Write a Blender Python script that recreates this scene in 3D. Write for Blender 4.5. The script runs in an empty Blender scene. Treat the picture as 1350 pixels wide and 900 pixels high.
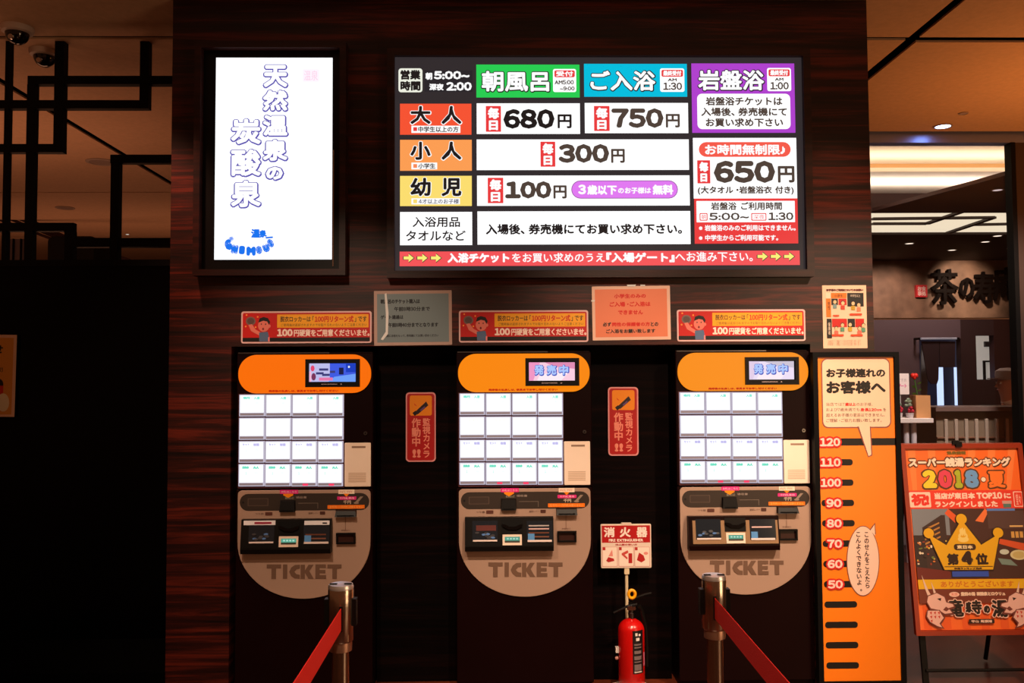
import bpy, math, random
from mathutils import Vector, Matrix
random.seed(7)
PI = math.pi

# ------------------------------------------------------------------ camera
F = 1150.0
EYE = Vector((0, -4.31, 1.51))
ROT = (Matrix.Rotation(-math.radians(.95), 3, 'Z') @ Matrix.Rotation(math.radians(92.49), 3, 'X')
       @ Matrix.Rotation(math.radians(-.3), 3, 'Z'))
cam_data = bpy.data.cameras.new('camera'); cam = bpy.data.objects.new('camera', cam_data)
bpy.context.collection.objects.link(cam)
cam.location = EYE; cam.rotation_euler = ROT.to_euler()
cam_data.sensor_width = 36; cam_data.lens = F / 1350 * 36; cam_data.clip_start = .05
S = bpy.context.scene; S.camera = cam
S.view_settings.view_transform = 'Standard'; S.view_settings.look = 'None'
S.view_settings.exposure = 0; S.view_settings.gamma = 1

# ------------------------------------------------------------------ world and lights
w = bpy.data.worlds.new('world'); S.world = w; w.use_nodes = True
w.node_tree.nodes['Background'].inputs[0].default_value = (1, .34, .13, 1)
w.node_tree.nodes['Background'].inputs[1].default_value = .1

def srgb(c):
    return tuple((v / 255 / 12.92) if v / 255 <= .04045 else ((v / 255 + .055) / 1.055) ** 2.4 for v in c)

def spot(name, loc, target, energy, color, size=60, blend=.8, radius=.06):
    l = bpy.data.lights.new(name, 'SPOT'); l.energy = energy; l.color = color
    l.spot_size = math.radians(size); l.spot_blend = blend; l.shadow_soft_size = radius
    o = bpy.data.objects.new(name, l); S.collection.objects.link(o); o.location = loc
    o.rotation_euler = (Vector(target) - Vector(loc)).to_track_quat('-Z', 'Y').to_euler()
    return o
def area(name, loc, target, energy, color, sx, sy):
    l = bpy.data.lights.new(name, 'AREA'); l.energy = energy; l.color = color
    l.shape = 'RECTANGLE'; l.size = sx; l.size_y = sy
    o = bpy.data.objects.new(name, l); S.collection.objects.link(o); o.location = loc
    o.rotation_euler = (Vector(target) - Vector(loc)).to_track_quat('-Z', 'Y').to_euler()
    return o
WARM = (1, .73, .52)
# ceiling downlights of the lobby, above and in front of the machines
spot('downlight_or_fill_lamp', (2.3, -2.3, 3.38), (1.75, 0, .95), 470, WARM, 46)
spot('downlight_or_fill_lamp', (.7, -2.5, 3.38), (.75, 0, .9), 400, WARM, 44)
spot('downlight_or_fill_lamp', (-1.0, -2.5, 3.38), (-.75, 0, .9), 260, WARM, 44)
spot('downlight_or_fill_lamp', (-1.7, -.75, 3.38), (-1.72, 0, 2.0), 125, (1, .5, .32), 44)  # added spot, stands in for the display's glow on the wood beside it
spot('downlight_or_fill_lamp', (1.7, -.8, 3.38), (1.72, 0, 1.9), 60, (1, .6, .35), 44)
# added, unseen uplights that brighten the ceiling: behind the low wall at the left and over the lobby at the right
area('cove_or_fill_lamp', (-4.2, 2.2, 1.9), (-4.2, 2.2, 3.4), 15, (1, .42, .22), 3.0, .8)
area('cove_or_fill_lamp', (-4.6, 6.0, 1.9), (-4.6, 6.0, 3.4), 11, (1, .42, .22), 4.0, .8)
area('cove_or_fill_lamp', (-4.4, -.8, 1.95), (-4.4, -.8, 3.4), 7, (1, .42, .2), 2.0, .8)
area('cove_or_fill_lamp', (4.4, .9, 1.95), (4.4, .9, 3.4), 34, (1, .36, .09), 2.4, .8)
area('stanchion_fill_lamp', (3.1, -3.7, 1.3), (0, -2.1, 1.0), 34, (1, .64, .34), 1.3, 2.0)  # added side lamp out of view, for the highlights on the stanchions
# restaurant behind: cove light, sign spots, kitchen light
area('cove_or_fill_lamp', (5.2, 4.15, 3.47), (5.2, 4.15, 4), 20, (1, .72, .46), 5.2, .25)
area('cove_or_fill_lamp', (5.2, 4.95, 3.47), (5.2, 4.95, 3.9), 24, (1, .82, .66), 5.2, .3)
spot('downlight_or_fill_lamp', (7.2, 8.6, 3.38), (7.5, 9.65, 2.9), 170, (1, .72, .5), 60)
spot('downlight_or_fill_lamp', (6.2, 8.4, 3.38), (6.3, 9.65, 2.5), 150, (1, .68, .5), 70)
spot('downlight_or_fill_lamp', (3.75, 1.3, 3.3), (3.75, 3.0, .7), 300, (1, .8, .66), 62, .9, .15)  # added lamp on the lobby side, brightens the counter front
spot('downlight_or_fill_lamp', (4.6, 4.4, 3.3), (4.6, 5.2, 1.2), 70, (1, .8, .75), 110, .9, .15)
spot('downlight_or_fill_lamp', (.2, -3.5, 3.38), (.1, -2.3, .6), 260, (1, .68, .42), 75)  # added spot in the lobby, brightens the belts and stanchions

# ------------------------------------------------------------------ projection helper (photo pixel -> point on the plane y=Y)
def P(px, py, Y=0.0):
    d = ROT @ Vector((px - 675, 450 - py, -F)); return EYE + d * ((Y - EYE.y) / d.y)
def RR(l, t, r, b, Y=0.0):
    return (P(l, (t + b) / 2, Y).x, P(r, (t + b) / 2, Y).x, P((l + r) / 2, b, Y).z, P((l + r) / 2, t, Y).z)
def PXM(Y=0.0): return (Y - EYE.y) / F

# ------------------------------------------------------------------ materials
MATS = {}
def mat(name, col, rough=.5, metal=0, emit=None, es=1.0, spec=None, bump=0, bscale=60, var=0):
    if name in MATS: return MATS[name]
    m = bpy.data.materials.new(name); m.use_nodes = True; nt = m.node_tree
    b = nt.nodes['Principled BSDF']; c = srgb(col)
    b.inputs['Base Color'].default_value = (*c, 1); b.inputs['Roughness'].default_value = rough
    b.inputs['Metallic'].default_value = metal
    if spec is not None: b.inputs['Specular IOR Level'].default_value = spec
    if emit:
        b.inputs['Emission Color'].default_value = (*srgb(emit), 1); b.inputs['Emission Strength'].default_value = es
    if bump or var:
        tc = nt.nodes.new('ShaderNodeTexCoord'); n = nt.nodes.new('ShaderNodeTexNoise')
        n.inputs['Scale'].default_value = bscale; n.inputs['Detail'].default_value = 4
        nt.links.new(tc.outputs['Object'], n.inputs['Vector'])
        if bump:
            bp = nt.nodes.new('ShaderNodeBump'); bp.inputs['Strength'].default_value = bump; bp.inputs['Distance'].default_value = .004
            nt.links.new(n.outputs['Fac'], bp.inputs['Height']); nt.links.new(bp.outputs['Normal'], b.inputs['Normal'])
        if var:
            r = nt.nodes.new('ShaderNodeValToRGB')
            r.color_ramp.elements[0].position = .3; r.color_ramp.elements[1].position = .7
            r.color_ramp.elements[0].color = (*[v * (1 - var) for v in c], 1)
            r.color_ramp.elements[1].color = (*[min(1, v * (1 + var)) for v in c], 1)
            nt.links.new(n.outputs['Fac'], r.inputs['Fac']); nt.links.new(r.outputs['Color'], b.inputs['Base Color'])
    MATS[name] = m; return m
def prt(col, rough=.45):                      # printed ink / plain paint of one colour
    return mat('paint_%02x%02x%02x' % tuple(col), col, rough)
def lit(col, s=1.0):                          # backlit sign face
    return mat('backlit_%02x%02x%02x_%d' % (*col, int(s * 100)), (8, 8, 8), .4, emit=col, es=s, spec=.2)
def wood(name, c1, c2, c3, sc=1.0, axis='X', rough=.4, seed=0):
    m = bpy.data.materials.new(name); m.use_nodes = True; nt = m.node_tree; b = nt.nodes['Principled BSDF']
    tc = nt.nodes.new('ShaderNodeTexCoord'); mp = nt.nodes.new('ShaderNodeMapping')
    s = {'X': (.55 * sc, .55 * sc, 15 * sc), 'Z': (15 * sc, 15 * sc, .55 * sc), 'Y': (15 * sc, .55 * sc, 15 * sc)}[axis]
    mp.inputs['Scale'].default_value = s; mp.inputs['Location'].default_value = (seed, seed * 2, seed * 3)
    n = nt.nodes.new('ShaderNodeTexNoise'); n.inputs['Scale'].default_value = 1.6; n.inputs['Detail'].default_value = 8
    n.inputs['Roughness'].default_value = .68; n.inputs['Distortion'].default_value = .5
    r = nt.nodes.new('ShaderNodeValToRGB'); e = r.color_ramp.elements
    e[0].position = .36; e[0].color = (*srgb(c1), 1); e[1].position = .64; e[1].color = (*srgb(c3), 1)
    q = e.new(.5); q.color = (*srgb(c2), 1)
    nt.links.new(tc.outputs['Object'], mp.inputs['Vector']); nt.links.new(mp.outputs[0], n.inputs['Vector'])
    nt.links.new(n.outputs['Fac'], r.inputs['Fac']); nt.links.new(r.outputs['Color'], b.inputs['Base Color'])
    bp = nt.nodes.new('ShaderNodeBump'); bp.inputs['Strength'].default_value = .15; bp.inputs['Distance'].default_value = .002
    nt.links.new(n.outputs['Fac'], bp.inputs['Height']); nt.links.new(bp.outputs['Normal'], b.inputs['Normal'])
    b.inputs['Roughness'].default_value = rough; MATS[name] = m; return m

WOOD = wood('zebrano_wood', (9, 2, 2), (44, 10, 6), (98, 30, 17), 1.0, 'X', .38)
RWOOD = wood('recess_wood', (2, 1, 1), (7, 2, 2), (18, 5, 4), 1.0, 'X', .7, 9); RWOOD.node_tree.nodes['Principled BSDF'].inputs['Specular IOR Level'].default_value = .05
DWOOD = wood('dark_frame_wood', (20, 7, 6), (42, 14, 12), (60, 22, 18), 1.0, 'X', .35)
FLOORM = wood('floor_wood', (52, 18, 10), (88, 36, 20), (120, 54, 30), .5, 'X', .3, 4)
BLACK = mat('matt_black', (7, 6, 6), .6, spec=.15)
GLOSSBLACK = mat('gloss_black', (2, 2, 3), .25, spec=.12)
BEZEL = mat('bezel_black', (8, 8, 10), .35, spec=.3)
BODY = mat('machine_body', (19, 3, 3), .42, var=.15, bscale=3, spec=.1)
STEEL = mat('brushed_steel', (206, 190, 178), .2, 1, bump=.05, bscale=90)
STEELD = mat('dark_steel', (120, 115, 115), .3, 1)
CHROME = mat('chrome', (225, 225, 230), .12, 1)
PLATE = mat('beige_plate', (180, 148, 130), .42, .15, bump=.05, bscale=200)
CREAM = mat('cream_label', (250, 226, 206), .5, var=.03, bscale=5)
PLASTIC = mat('black_plastic', (12, 9, 8), .45, spec=.2)
CEIL = mat('ceiling_paint', (205, 168, 135), .8, bump=.1, bscale=30, var=.06)
RED = mat('red_paint', (200, 14, 12), .25, spec=.6)
BELT = mat('red_belt', (228, 22, 3), .7, bump=.2, bscale=300)

# ------------------------------------------------------------------ mesh builder
GLY = {}
def glyph(ch, res=2):
    k = (ch, res)
    if k in GLY: return GLY[k]
    c = bpy.data.curves.new('g', 'FONT'); c.body = ch; c.resolution_u = res
    o = bpy.data.objects.new('g', c); S.collection.objects.link(o); bpy.context.view_layer.update()
    me = bpy.data.meshes.new_from_object(o.evaluated_get(bpy.context.evaluated_depsgraph_get()))
    V = [(v.co.x, v.co.y) for v in me.vertices]; Fc = [tuple(p.vertices) for p in me.polygons]
    bpy.data.objects.remove(o); bpy.data.curves.remove(c); bpy.data.meshes.remove(me)
    GLY[k] = (V, Fc); return GLY[k]

class MB:
    def __init__(s): s.v = []; s.f = []; s.m = []; s.mats = []
    def mi(s, m):
        if m not in s.mats: s.mats.append(m)
        return s.mats.index(m)
    def add(s, vs, fs, m):
        o = len(s.v); s.v += [tuple(v) for v in vs]; i = s.mi(m)
        for f in fs: s.f.append(tuple(o + k for k in f)); s.m.append(i)
        return s
    def box(s, x0, x1, y0, y1, z0, z1, m):
        vs = [(x, y, z) for x in (x0, x1) for y in (y0, y1) for z in (z0, z1)]
        return s.add(vs, [(0, 1, 3, 2), (4, 6, 7, 5), (0, 4, 5, 1), (2, 3, 7, 6), (0, 2, 6, 4), (1, 5, 7, 3)], m)
    def prism(s, pts, y0, y1, m, ch=0):       # outline in x,z (counter-clockwise seen from the front), front face at y0
        n = len(pts)
        if ch:
            cx = sum(p[0] for p in pts) / n; cz = sum(p[1] for p in pts) / n
            ins = []
            for i in range(n):
                a, b, c = pts[i - 1], pts[i], pts[(i + 1) % n]
                d1 = Vector((b[0] - a[0], b[1] - a[1])); d2 = Vector((c[0] - b[0], c[1] - b[1]))
                if d1.length < 1e-9: d1 = d2
                if d2.length < 1e-9: d2 = d1
                n1 = Vector((-d1.y, d1.x)).normalized(); n2 = Vector((-d2.y, d2.x)).normalized()
                nn = n1 + n2; nn = nn / max(.5, nn.length_squared / 2) if nn.length > 1e-6 else n1
                ins.append((b[0] + nn.x * ch, b[1] + nn.y * ch))
            vs = [(x, y0, z) for x, z in ins] + [(x, y0 + ch, z) for x, z in pts] + [(x, y1, z) for x, z in pts]
            fs = [tuple(range(n))] + [(i, i + n, (i + 1) % n + n, (i + 1) % n) for i in range(n)]
            fs += [(i + n, i + 2 * n, (i + 1) % n + 2 * n, (i + 1) % n + n) for i in range(n)] + [tuple(range(3 * n - 1, 2 * n - 1, -1))]
        else:
            vs = [(x, y0, z) for x, z in pts] + [(x, y1, z) for x, z in pts]
            fs = [tuple(range(n)), tuple(range(2 * n - 1, n - 1, -1))] + [(i, i + n, (i + 1) % n + n, (i + 1) % n) for i in range(n)]
        return s.add(vs, fs, m)
    def flat(s, pts, y, m): return s.add([(x, y, z) for x, z in pts], [tuple(range(len(pts)))], m)
    def rr(s, x0, x1, z0, z1, y0, y1, r, m, ch=0, seg=5):
        return s.prism(rrpts(x0, x1, z0, z1, r, seg), y0, y1, m, ch)
    def frame(s, x0, x1, z0, z1, t, y0, y1, m):   # picture frame of four bars, t = (left, right, bottom, top)
        l, r, b, u = t if isinstance(t, tuple) else (t,) * 4
        s.box(x0, x0 + l, y0, y1, z0, z1, m); s.box(x1 - r, x1, y0, y1, z0, z1, m)
        s.box(x0 + l, x1 - r, y0, y1, z0, z0 + b, m); s.box(x0 + l, x1 - r, y0, y1, z1 - u, z1, m); return s
    def lathe(s, prof, c, m, n=32, axis='Z'):
        vs = []; fs = []
        for r, h in prof:
            for i in range(n):
                a = 2 * PI * i / n; p = (r * math.cos(a), r * math.sin(a), h)
                if axis == 'Y': p = (p[0], p[2], p[1])
                if axis == 'X': p = (p[2], p[0], p[1])
                vs.append((c[0] + p[0], c[1] + p[1], c[2] + p[2]))
        for j in range(len(prof) - 1):
            for i in range(n):
                k = (i + 1) % n; fs.append((j * n + i, j * n + k, (j + 1) * n + k, (j + 1) * n + i))
        fs.append(tuple(range(n - 1, -1, -1))); fs.append(tuple((len(prof) - 1) * n + i for i in range(n)))
        return s.add(vs, fs, m)
    def tube(s, pts, r, m, n=10):
        pts = [Vector(p) for p in pts]; vs = []; fs = []; rs = r if isinstance(r, (list, tuple)) else [r] * len(pts)
        up = None
        for i, p in enumerate(pts):
            d = (pts[min(i + 1, len(pts) - 1)] - pts[max(i - 1, 0)]).normalized()
            a = d.orthogonal().normalized() if up is None else (up - d * up.dot(d)).normalized()
            up = a; b = d.cross(a)
            for k in range(n):
                t = 2 * PI * k / n; vs.append(p + (a * math.cos(t) + b * math.sin(t)) * rs[i])
        for j in range(len(pts) - 1):
            for i in range(n):
                k = (i + 1) % n; fs.append((j * n + i, j * n + k, (j + 1) * n + k, (j + 1) * n + i))
        fs.append(tuple(range(n - 1, -1, -1))); fs.append(tuple((len(pts) - 1) * n + i for i in range(n)))
        return s.add(vs, fs, m)
    def ball(s, c, r, m, n=12, rings=8):
        r = r if isinstance(r, (list, tuple)) else (r, r, r); vs = []; fs = []
        for j in range(rings + 1):
            t = PI * j / rings
            for i in range(n):
                a = 2 * PI * i / n
                vs.append((c[0] + r[0] * math.sin(t) * math.cos(a), c[1] + r[1] * math.sin(t) * math.sin(a), c[2] + r[2] * math.cos(t)))
        for j in range(rings):
            for i in range(n):
                k = (i + 1) % n; fs.append((j * n + i, (j + 1) * n + i, (j + 1) * n + k, j * n + k))
        return s.add(vs, fs, m)
    def text(s, t, box, y, m, bold=0.0, vert=False, n=8, res=2, rot=0, space=.08):
        """lettering fitted into box = (x0,x1,z0,z1); bold = stroke growth in metres"""
        V = []; Fs = []; cx = 0; gk = glyph('国')[0]; adv = max(p[0] for p in gk) + min(p[0] for p in gk)
        t = ''.join(chr(ord(c) - 48 + 0xFF10) if c.isdigit() else c for c in t)
        for i, ch in enumerate(t):
            if ch == ' ': cx += .4; continue
            gv, gf = glyph(ch, res)
            if not gv: continue
            a0 = min(p[0] for p in gv); a1 = max(p[0] for p in gv)
            cjk = ord(ch) > 0x2000 and not 0xFF10 <= ord(ch) <= 0xFF19
            o = len(V)
            if vert:
                if ch == 'ー': gv = [(-(p[1] - .35) + .5, p[0] - .15) for p in gv]; a0, a1 = 0, 1
                V += [(p[0] - (a0 + a1) / 2 if ch not in '。、' else p[0] + .1, p[1] - i * .98) for p in gv]
            elif cjk:
                q0 = adv * .28 if ch in '「『' else 0; V += [(p[0] + cx - q0, p[1]) for p in gv]; cx += adv * (.72 if ch in '、。「」『』・' else 1)
            else:
                V += [(p[0] - a0 + cx, p[1]) for p in gv]; cx += a1 - a0 + space
            Fs += [tuple(o + k for k in f) for f in gf]
        if not V: return s
        x0 = min(p[0] for p in V); x1 = max(p[0] for p in V); z0 = min(p[1] for p in V); z1 = max(p[1] for p in V)
        bx0, bx1, bz0, bz1 = box; b = bold; bx0 += b; bx1 -= b; bz0 += b; bz1 -= b
        sx = (bx1 - bx0) / max(x1 - x0, 1e-6); sz = (bz1 - bz0) / max(z1 - z0, 1e-6)
        Q = [(bx0 + (p[0] - x0) * sx, bz0 + (p[1] - z0) * sz) for p in V]
        if rot:
            mx, mz = (bx0 + bx1) / 2, (bz0 + bz1) / 2; ca, sa = math.cos(rot), math.sin(rot)
            Q = [(mx + (a - mx) * ca - (c - mz) * sa, mz + (a - mx) * sa + (c - mz) * ca) for a, c in Q]
        offs = [(0, 0)] + ([(b * math.cos(2 * PI * k / n), b * math.sin(2 * PI * k / n)) for k in range(n)] if b else [])
        for k, (ox, oz) in enumerate(offs):
            s.add([(a + ox, y - k * 2e-6, c + oz) for a, c in Q], Fs, m)
        return s
    def build(s, name, parent=None, org=None, smooth=False):
        me = bpy.data.meshes.new(name)
        if org is None and parent is not None: org = ORG.get(parent.name, (0, 0, 0))
        if org is None: org = (0, 0, 0)
        me.from_pydata([(v[0] - org[0], v[1] - org[1], v[2] - org[2]) for v in s.v], [], s.f)
        for m in s.mats: me.materials.append(m)
        me.polygons.foreach_set('material_index', s.m)
        if smooth:
            me.polygons.foreach_set('use_smooth', [True] * len(me.polygons))
            me.set_sharp_from_angle(angle=math.radians(40))
        me.update()
        o = bpy.data.objects.new(name, me); S.collection.objects.link(o)
        if parent is not None: o.parent = parent; ORG[o.name] = tuple(org)
        else: o.location = org; ORG[o.name] = tuple(org)
        return o
ORG = {}
def rrpts(x0, x1, z0, z1, r, seg=5):
    r = min(r, (x1 - x0) / 2 - 1e-5, (z1 - z0) / 2 - 1e-5); pts = []
    for cx, cz, a in ((x1 - r, z1 - r, 0), (x0 + r, z1 - r, 90), (x0 + r, z0 + r, 180), (x1 - r, z0 + r, 270)):
        for k in range(seg + 1):
            t = math.radians(a + 90 * k / seg); pts.append((cx + r * math.cos(t), cz + r * math.sin(t)))
    return pts
def ell(cx, cz, rx, rz, n=28, a0=0, a1=360):
    full = abs(a1 - a0) >= 360
    return [(cx + rx * math.cos(math.radians(a0 + (a1 - a0) * i / (n if full else n - 1))),
             cz + rz * math.sin(math.radians(a0 + (a1 - a0) * i / (n if full else n - 1)))) for i in range(n)]
def ppts(pts, Y=0): return [(P(x, y, Y).x, P(x, y, Y).z) for x, y in pts]

def empty(name, loc, label, cat, group=None):
    o = bpy.data.objects.new(name, None); S.collection.objects.link(o); o.location = loc
    o.empty_display_size = .1; ORG[o.name] = tuple(loc); return tag(o, label, cat, group)
def tag(o, label, cat, group=None):
    o['label'] = label; o['category'] = cat
    if group: o['group'] = group
    return o
def struct(o): o['kind'] = 'structure'; return o

# ================================================================== SETTING
CH = 3.42; GY0 = 2.42
MB().box(-9, 10, -7, 10.4, -.1, 0, FLOORM).build('floor')
struct(bpy.data.objects['floor'])
# ceiling: backing slab and separate panels with dark open joints
VB = mat('void_black', (2, 2, 2), .9, spec=0)
ce = struct(MB().box(-9, 2.6, -7, 10.2, CH + .12, CH + .16, VB).box(2.6, 10, -7, GY0, CH + .12, CH + .16, VB).build('ceiling'))
ORG['ceiling'] = (0, 0, 0)
xs = [-9, -3.15, 2.35, 10]; g = .03
def panel(x0, x1, y0, y1, z=CH):
    MB().box(x0 + g, x1 - g, y0 + g * .7, y1 - g * .7, z, z + .012, CEIL).build('ceiling_panel', ce)
for i in range(3):
    ys = [-7, -3.2, .5, 4.5, 7.2, 10.2] if i < 2 else [-7, -3.2, .5]
    for j in range(len(ys) - 1): panel(xs[i], xs[i + 1], ys[j], ys[j + 1])
panel(2.35, 10, .5, 2.32, CH - .012)
# walls of the ticket block
xl = P(223, 450).x; xr = P(1149, 300).x; zl = P(690, 455).z; pxl = P(303, 700).x; pxr = P(1073, 700).x
W = MB(); W.box(xl, xr, 0, .56, zl, CH + .05, WOOD); W.box(xl, pxl, 0, .56, 0, zl, WOOD); W.box(pxr, xr, 0, .56, 0, zl, WOOD)
W.box(pxl, pxr, .5, .56, 0, zl, BLACK)
struct(W.build('wall_front'))
MB().box(xl - .002, pxl, -.006, 0, .0, .028, mat('strip_metal', (190, 130, 120), .4, .6)).build('baseboard_left')
struct(bpy.data.objects['baseboard_left'])
# far walls
struct(MB().box(-9, 10, 10.2, 10.4, 0, 2.45, mat('dark_far_wall', (62, 44, 42), .6)).build('wall_back'))
bd = MB(); bd.box(-9, 5.2, 10.18, 10.4, 2.45, CH + .1, mat('dark_far_wall2', (50, 30, 26), .7)); struct(bd.build('wall_back'))
# black glossy low wall with lattice on the left
LY = .54
lz = P(115, 345, LY).z
struct(MB().box(-6.5, xl - .001, LY, LY + .12, 0, lz, GLOSSBLACK).build('wall_left'))
sl = MB(); sl.box(-6.5, xl - .001, LY - .012, LY, P(115, 351, LY).z, lz + .01, BLACK); struct(sl.build('trim_1'))

struct(MB().box(-6.5, xl - .001, -.02, LY, 0, .11, mat('plinth_black', (2, 2, 2), .8, spec=.03)).build('trim_7'))
# ------------------------------------------------------------------ lattice screen
lat = empty('lattice_screen', (P(110, 345, LY).x, LY + .03, lz), 'black metal lattice of crossing bars above the glossy black wall', 'lattice screen')
def lbar(l, t, r, b):
    x0, x1, z0, z1 = RR(l, t, r, b, LY)
    yy = random.uniform(0, .004)
    MB().prism([(x0, z0), (x1, z0), (x1, z1), (x0, z1)], LY + .01 - yy, LY + .055 + yy, BLACK, .002).build('lattice_bar', lat)
for a in [(-40, 45.5, 228, 49.5), (3, 49.5, 8.5, 345), (70, 49.5, 82.5, 200), (183, 49.5, 195, 142), (35, 99, 228, 110), (-40, 131, 183, 142),
          (32, 110, 43, 345), (-40, 189, 70, 200), (144, 203, 228, 214), (144, 214, 155, 345), (-40, 293, 95, 304), (83, 304, 95, 345), (155, 313, 228, 325), (95, 313, 144, 325)]:
    lbar(*a)

# ------------------------------------------------------------------ things behind the lattice
un = empty('ceiling_unit', (P(95, 330, 3.5).x, 3.5, P(95, 345, 3.5).z), 'black boxy unit standing behind the lattice above the low wall', 'unit')
x0, x1, z0, z1 = RR(62, 311, 125, 372, 3.5)
MB().rr(x0, x1, z0, z1, 3.5, 3.9, .05, BLACK, .01).build('casing', un)
MB().box(x0 + .08, x1 - .08, 3.485, 3.5, z0 + .05, z0 + .1, PLASTIC).build('grille', un)
for (l, t, r, b, e, lab) in [(0, 292, 38, 302, 'a', 'upper'), (40, 318, 70, 328, 'b', 'lower')]:
    pass
pip = MB()
for k in range(4):
    a = P(-20 + k * 6, 262 + k * 9, 6); b_ = P(190 + k * 12, 350 + k * 4, 6)
    pip.tube([(a.x, 6, a.z), ((a.x + b_.x) / 2, 6.05, (a.z + b_.z) / 2 - .05), (b_.x, 6, b_.z)], .018, mat('dark_red_pipe', (48, 10, 10), .6), 6)
tag(pip.build('pipe_run', org=tuple(P(60, 310, 6))), 'thin dark red slanting pipes seen behind the lattice', 'pipes')
x0, x1, z0, z1 = RR(2, 315, 32, 372, 5)
gw = MB(); gw.box(x0, x1, 5, 5.03, z0, z1, mat('grey_pane', (120, 110, 120), .4)); 
for k in range(3): gw.box(x0 + (x1 - x0) * (k * .33 + .2), x0 + (x1 - x0) * (k * .33 + .24), 4.97, 5, z0, z1, BLACK)
tag(gw.build('notice_panel', org=((x0 + x1) / 2, 5, z0)), 'dim grey panel with dark bars at the far left behind the lattice', 'panel')

# dome cameras on the ceiling
def dome(px, py, Y, label):
    p = P(px, py, Y); r = .083
    o = empty('dome_camera', (p.x, Y, CH), label, 'camera', None)
    MB().lathe([(r, CH + .002), (r, CH - .012), (r * .93, CH - .028), (r * .75, CH - .034)][::-1], (p.x, Y, 0), mat('dome_housing', (200, 180, 170), .5), 28).build('housing', o, smooth=True)
    pr = [(r * .72 * math.cos(t), CH - .034 - r * .72 * math.sin(t)) for t in [PI / 2 * k / 8 for k in range(9)]]
    pr[-1] = (.001, pr[-1][1])
    MB().lathe(pr[::-1], (p.x, Y, 0), mat('dome_glass', (10, 10, 12), .06, spec=.8), 28).build('dome', o, smooth=True)
    MB().lathe([(.001, -.012), (.014, -.012), (.014, .0), (.001, 0)], (p.x, Y - .055, CH - .075), CHROME, 12, 'Y').build('lens', o)
dome(23, 33, .36, 'white and black dome camera on the ceiling in front of the lattice')
dome(59, 62, .70, 'white and black dome camera on the ceiling behind the lattice bar')

# small ceiling fixtures
def slim_light(px, py, label, glow, r=.055, z=CH):
    d = (z - EYE.z) * F / (500 - py); Y = d + EYE.y; p = P(px, py, Y)
    o = empty('downlight', (p.x, Y, z), label, 'ceiling light', None)
    MB().lathe([(r, z), (r, z - .006), (r * .8, z - .008), (r * .78, z - .004)][::-1], (p.x, Y, 0), mat('downlight_ring', (160, 140, 125), .4), 20).build('ring', o)
    MB().lathe([(r * .76, z - .005), (r * .76, z - .004)], (p.x, Y, 0), glow, 20).build('lens', o)
WG = lit((255, 245, 230), 1.5); DIM = mat('unlit_lens', (170, 150, 140), .2)
slim_light(134, 210, 'unlit recessed ceiling light behind the lattice, nearest of three', DIM, .13)
slim_light(86, 271, 'unlit recessed ceiling light behind the lattice, middle of three', DIM, .1)
slim_light(168, 306, 'tiny lit ceiling light behind the lattice, farthest of three', WG, .03)
slim_light(1243, 162.5, 'bright bluish ceiling downlight just before the glass partition beam', lit((170, 195, 255), 14), .07, CH - .012)
slim_light(1270, 145, 'small sprinkler-like ceiling light left of the glass partition post', DIM, .035, CH - .012)

# ------------------------------------------------------------------ big price board
board = empty('price_board', (P(790, 352).x, 0, P(790, 366).z), 'large backlit price board with coloured cells high on the wood wall', 'sign board')
x0, x1, z0, z1 = RR(512, 69, 1066, 367)
MB().frame(x0, x1, z0, z1, .036, -.055, 0, DWOOD).build('frame', board)
BY = -.028
MB().box(x0 + .036, x1 - .036, BY, -.001, z0 + .036, z1 - .036, lit((50, 44, 46), 1)).build('back_panel', board)
KB = lit((34, 28, 28)); KD = lit((80, 66, 58)); WH = lit((255, 255, 255), 1.15); WT = lit((255, 255, 255), 1.0); CR = lit((238, 240, 225)); KR = lit((235, 60, 62))
def cell(l, t, r, b, col, items, rad=0, name='price_panel'):
    x0, x1, z0, z1 = RR(l, t, r, b, BY)
    if isinstance(col, tuple): col = lit(col)
    M = MB(); (M.rr(x0, x1, z0, z1, BY - .004, BY, rad, col) if rad else M.box(x0, x1, BY - .004, BY, z0, z1, col))
    o = M.build(name, board); T = MB(); n = 0
    for it in items:
        k = it[0]; y = BY - .0046 - n * .00012; n += 1
        if k == 'r': T.flat([(a, c) for a, c in rrpts(*RR(*it[1], BY), it[3] if len(it) > 3 else .002)], y, it[2])
        elif k == 't': T.text(it[1], RR(*it[2], BY), y, it[3], bold=(it[4] if len(it) > 4 else 0) * PXM())
        elif k == 'o':   # outlined text: white on a dark rim
            x = it[2]; e = it[5]
            T.text(it[1], RR(x[0] - e, x[1] - e, x[2] + e * 1.4, x[3] + e * 1.4, BY), y, it[4], bold=(it[6] + e) * PXM(), n=10)
            T.text(it[1], RR(*x, BY), y - .00008, it[3], bold=it[6] * PXM())
        elif k == 'p': T.flat(ppts(it[1], BY), y, it[2])
    if items: T.build('lettering', o)
    return o
def arrow(x, y, w, h):
    return [(x, y + h * .32), (x, y + h * .68), (x + w * .5, y + h * .68), (x + w * .5, y + h), (x + w, y + h * .5), (x + w * .5, y), (x + w * .5, y + h * .32)]
def maini(l, t, r, b):
    m = (t + b) / 2
    return [('r', (l, t, r, b), KR), ('t', '毎', (l + 2.5, t + 2, r - 2.5, m), WT, .9), ('t', '日', (l + 4, m + 2, r - 4, b - 2), WT, .8)]
cell(525.5, 90.5, 557, 122, KB, [('r', (525.5, 90.5, 557, 122), CR, .014), ('t', '営業', (528, 92.5, 554.5, 105.5), KB, .7), ('t', '時間', (528, 107, 554.5, 120), KB, .7),
     ], .014)
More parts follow.
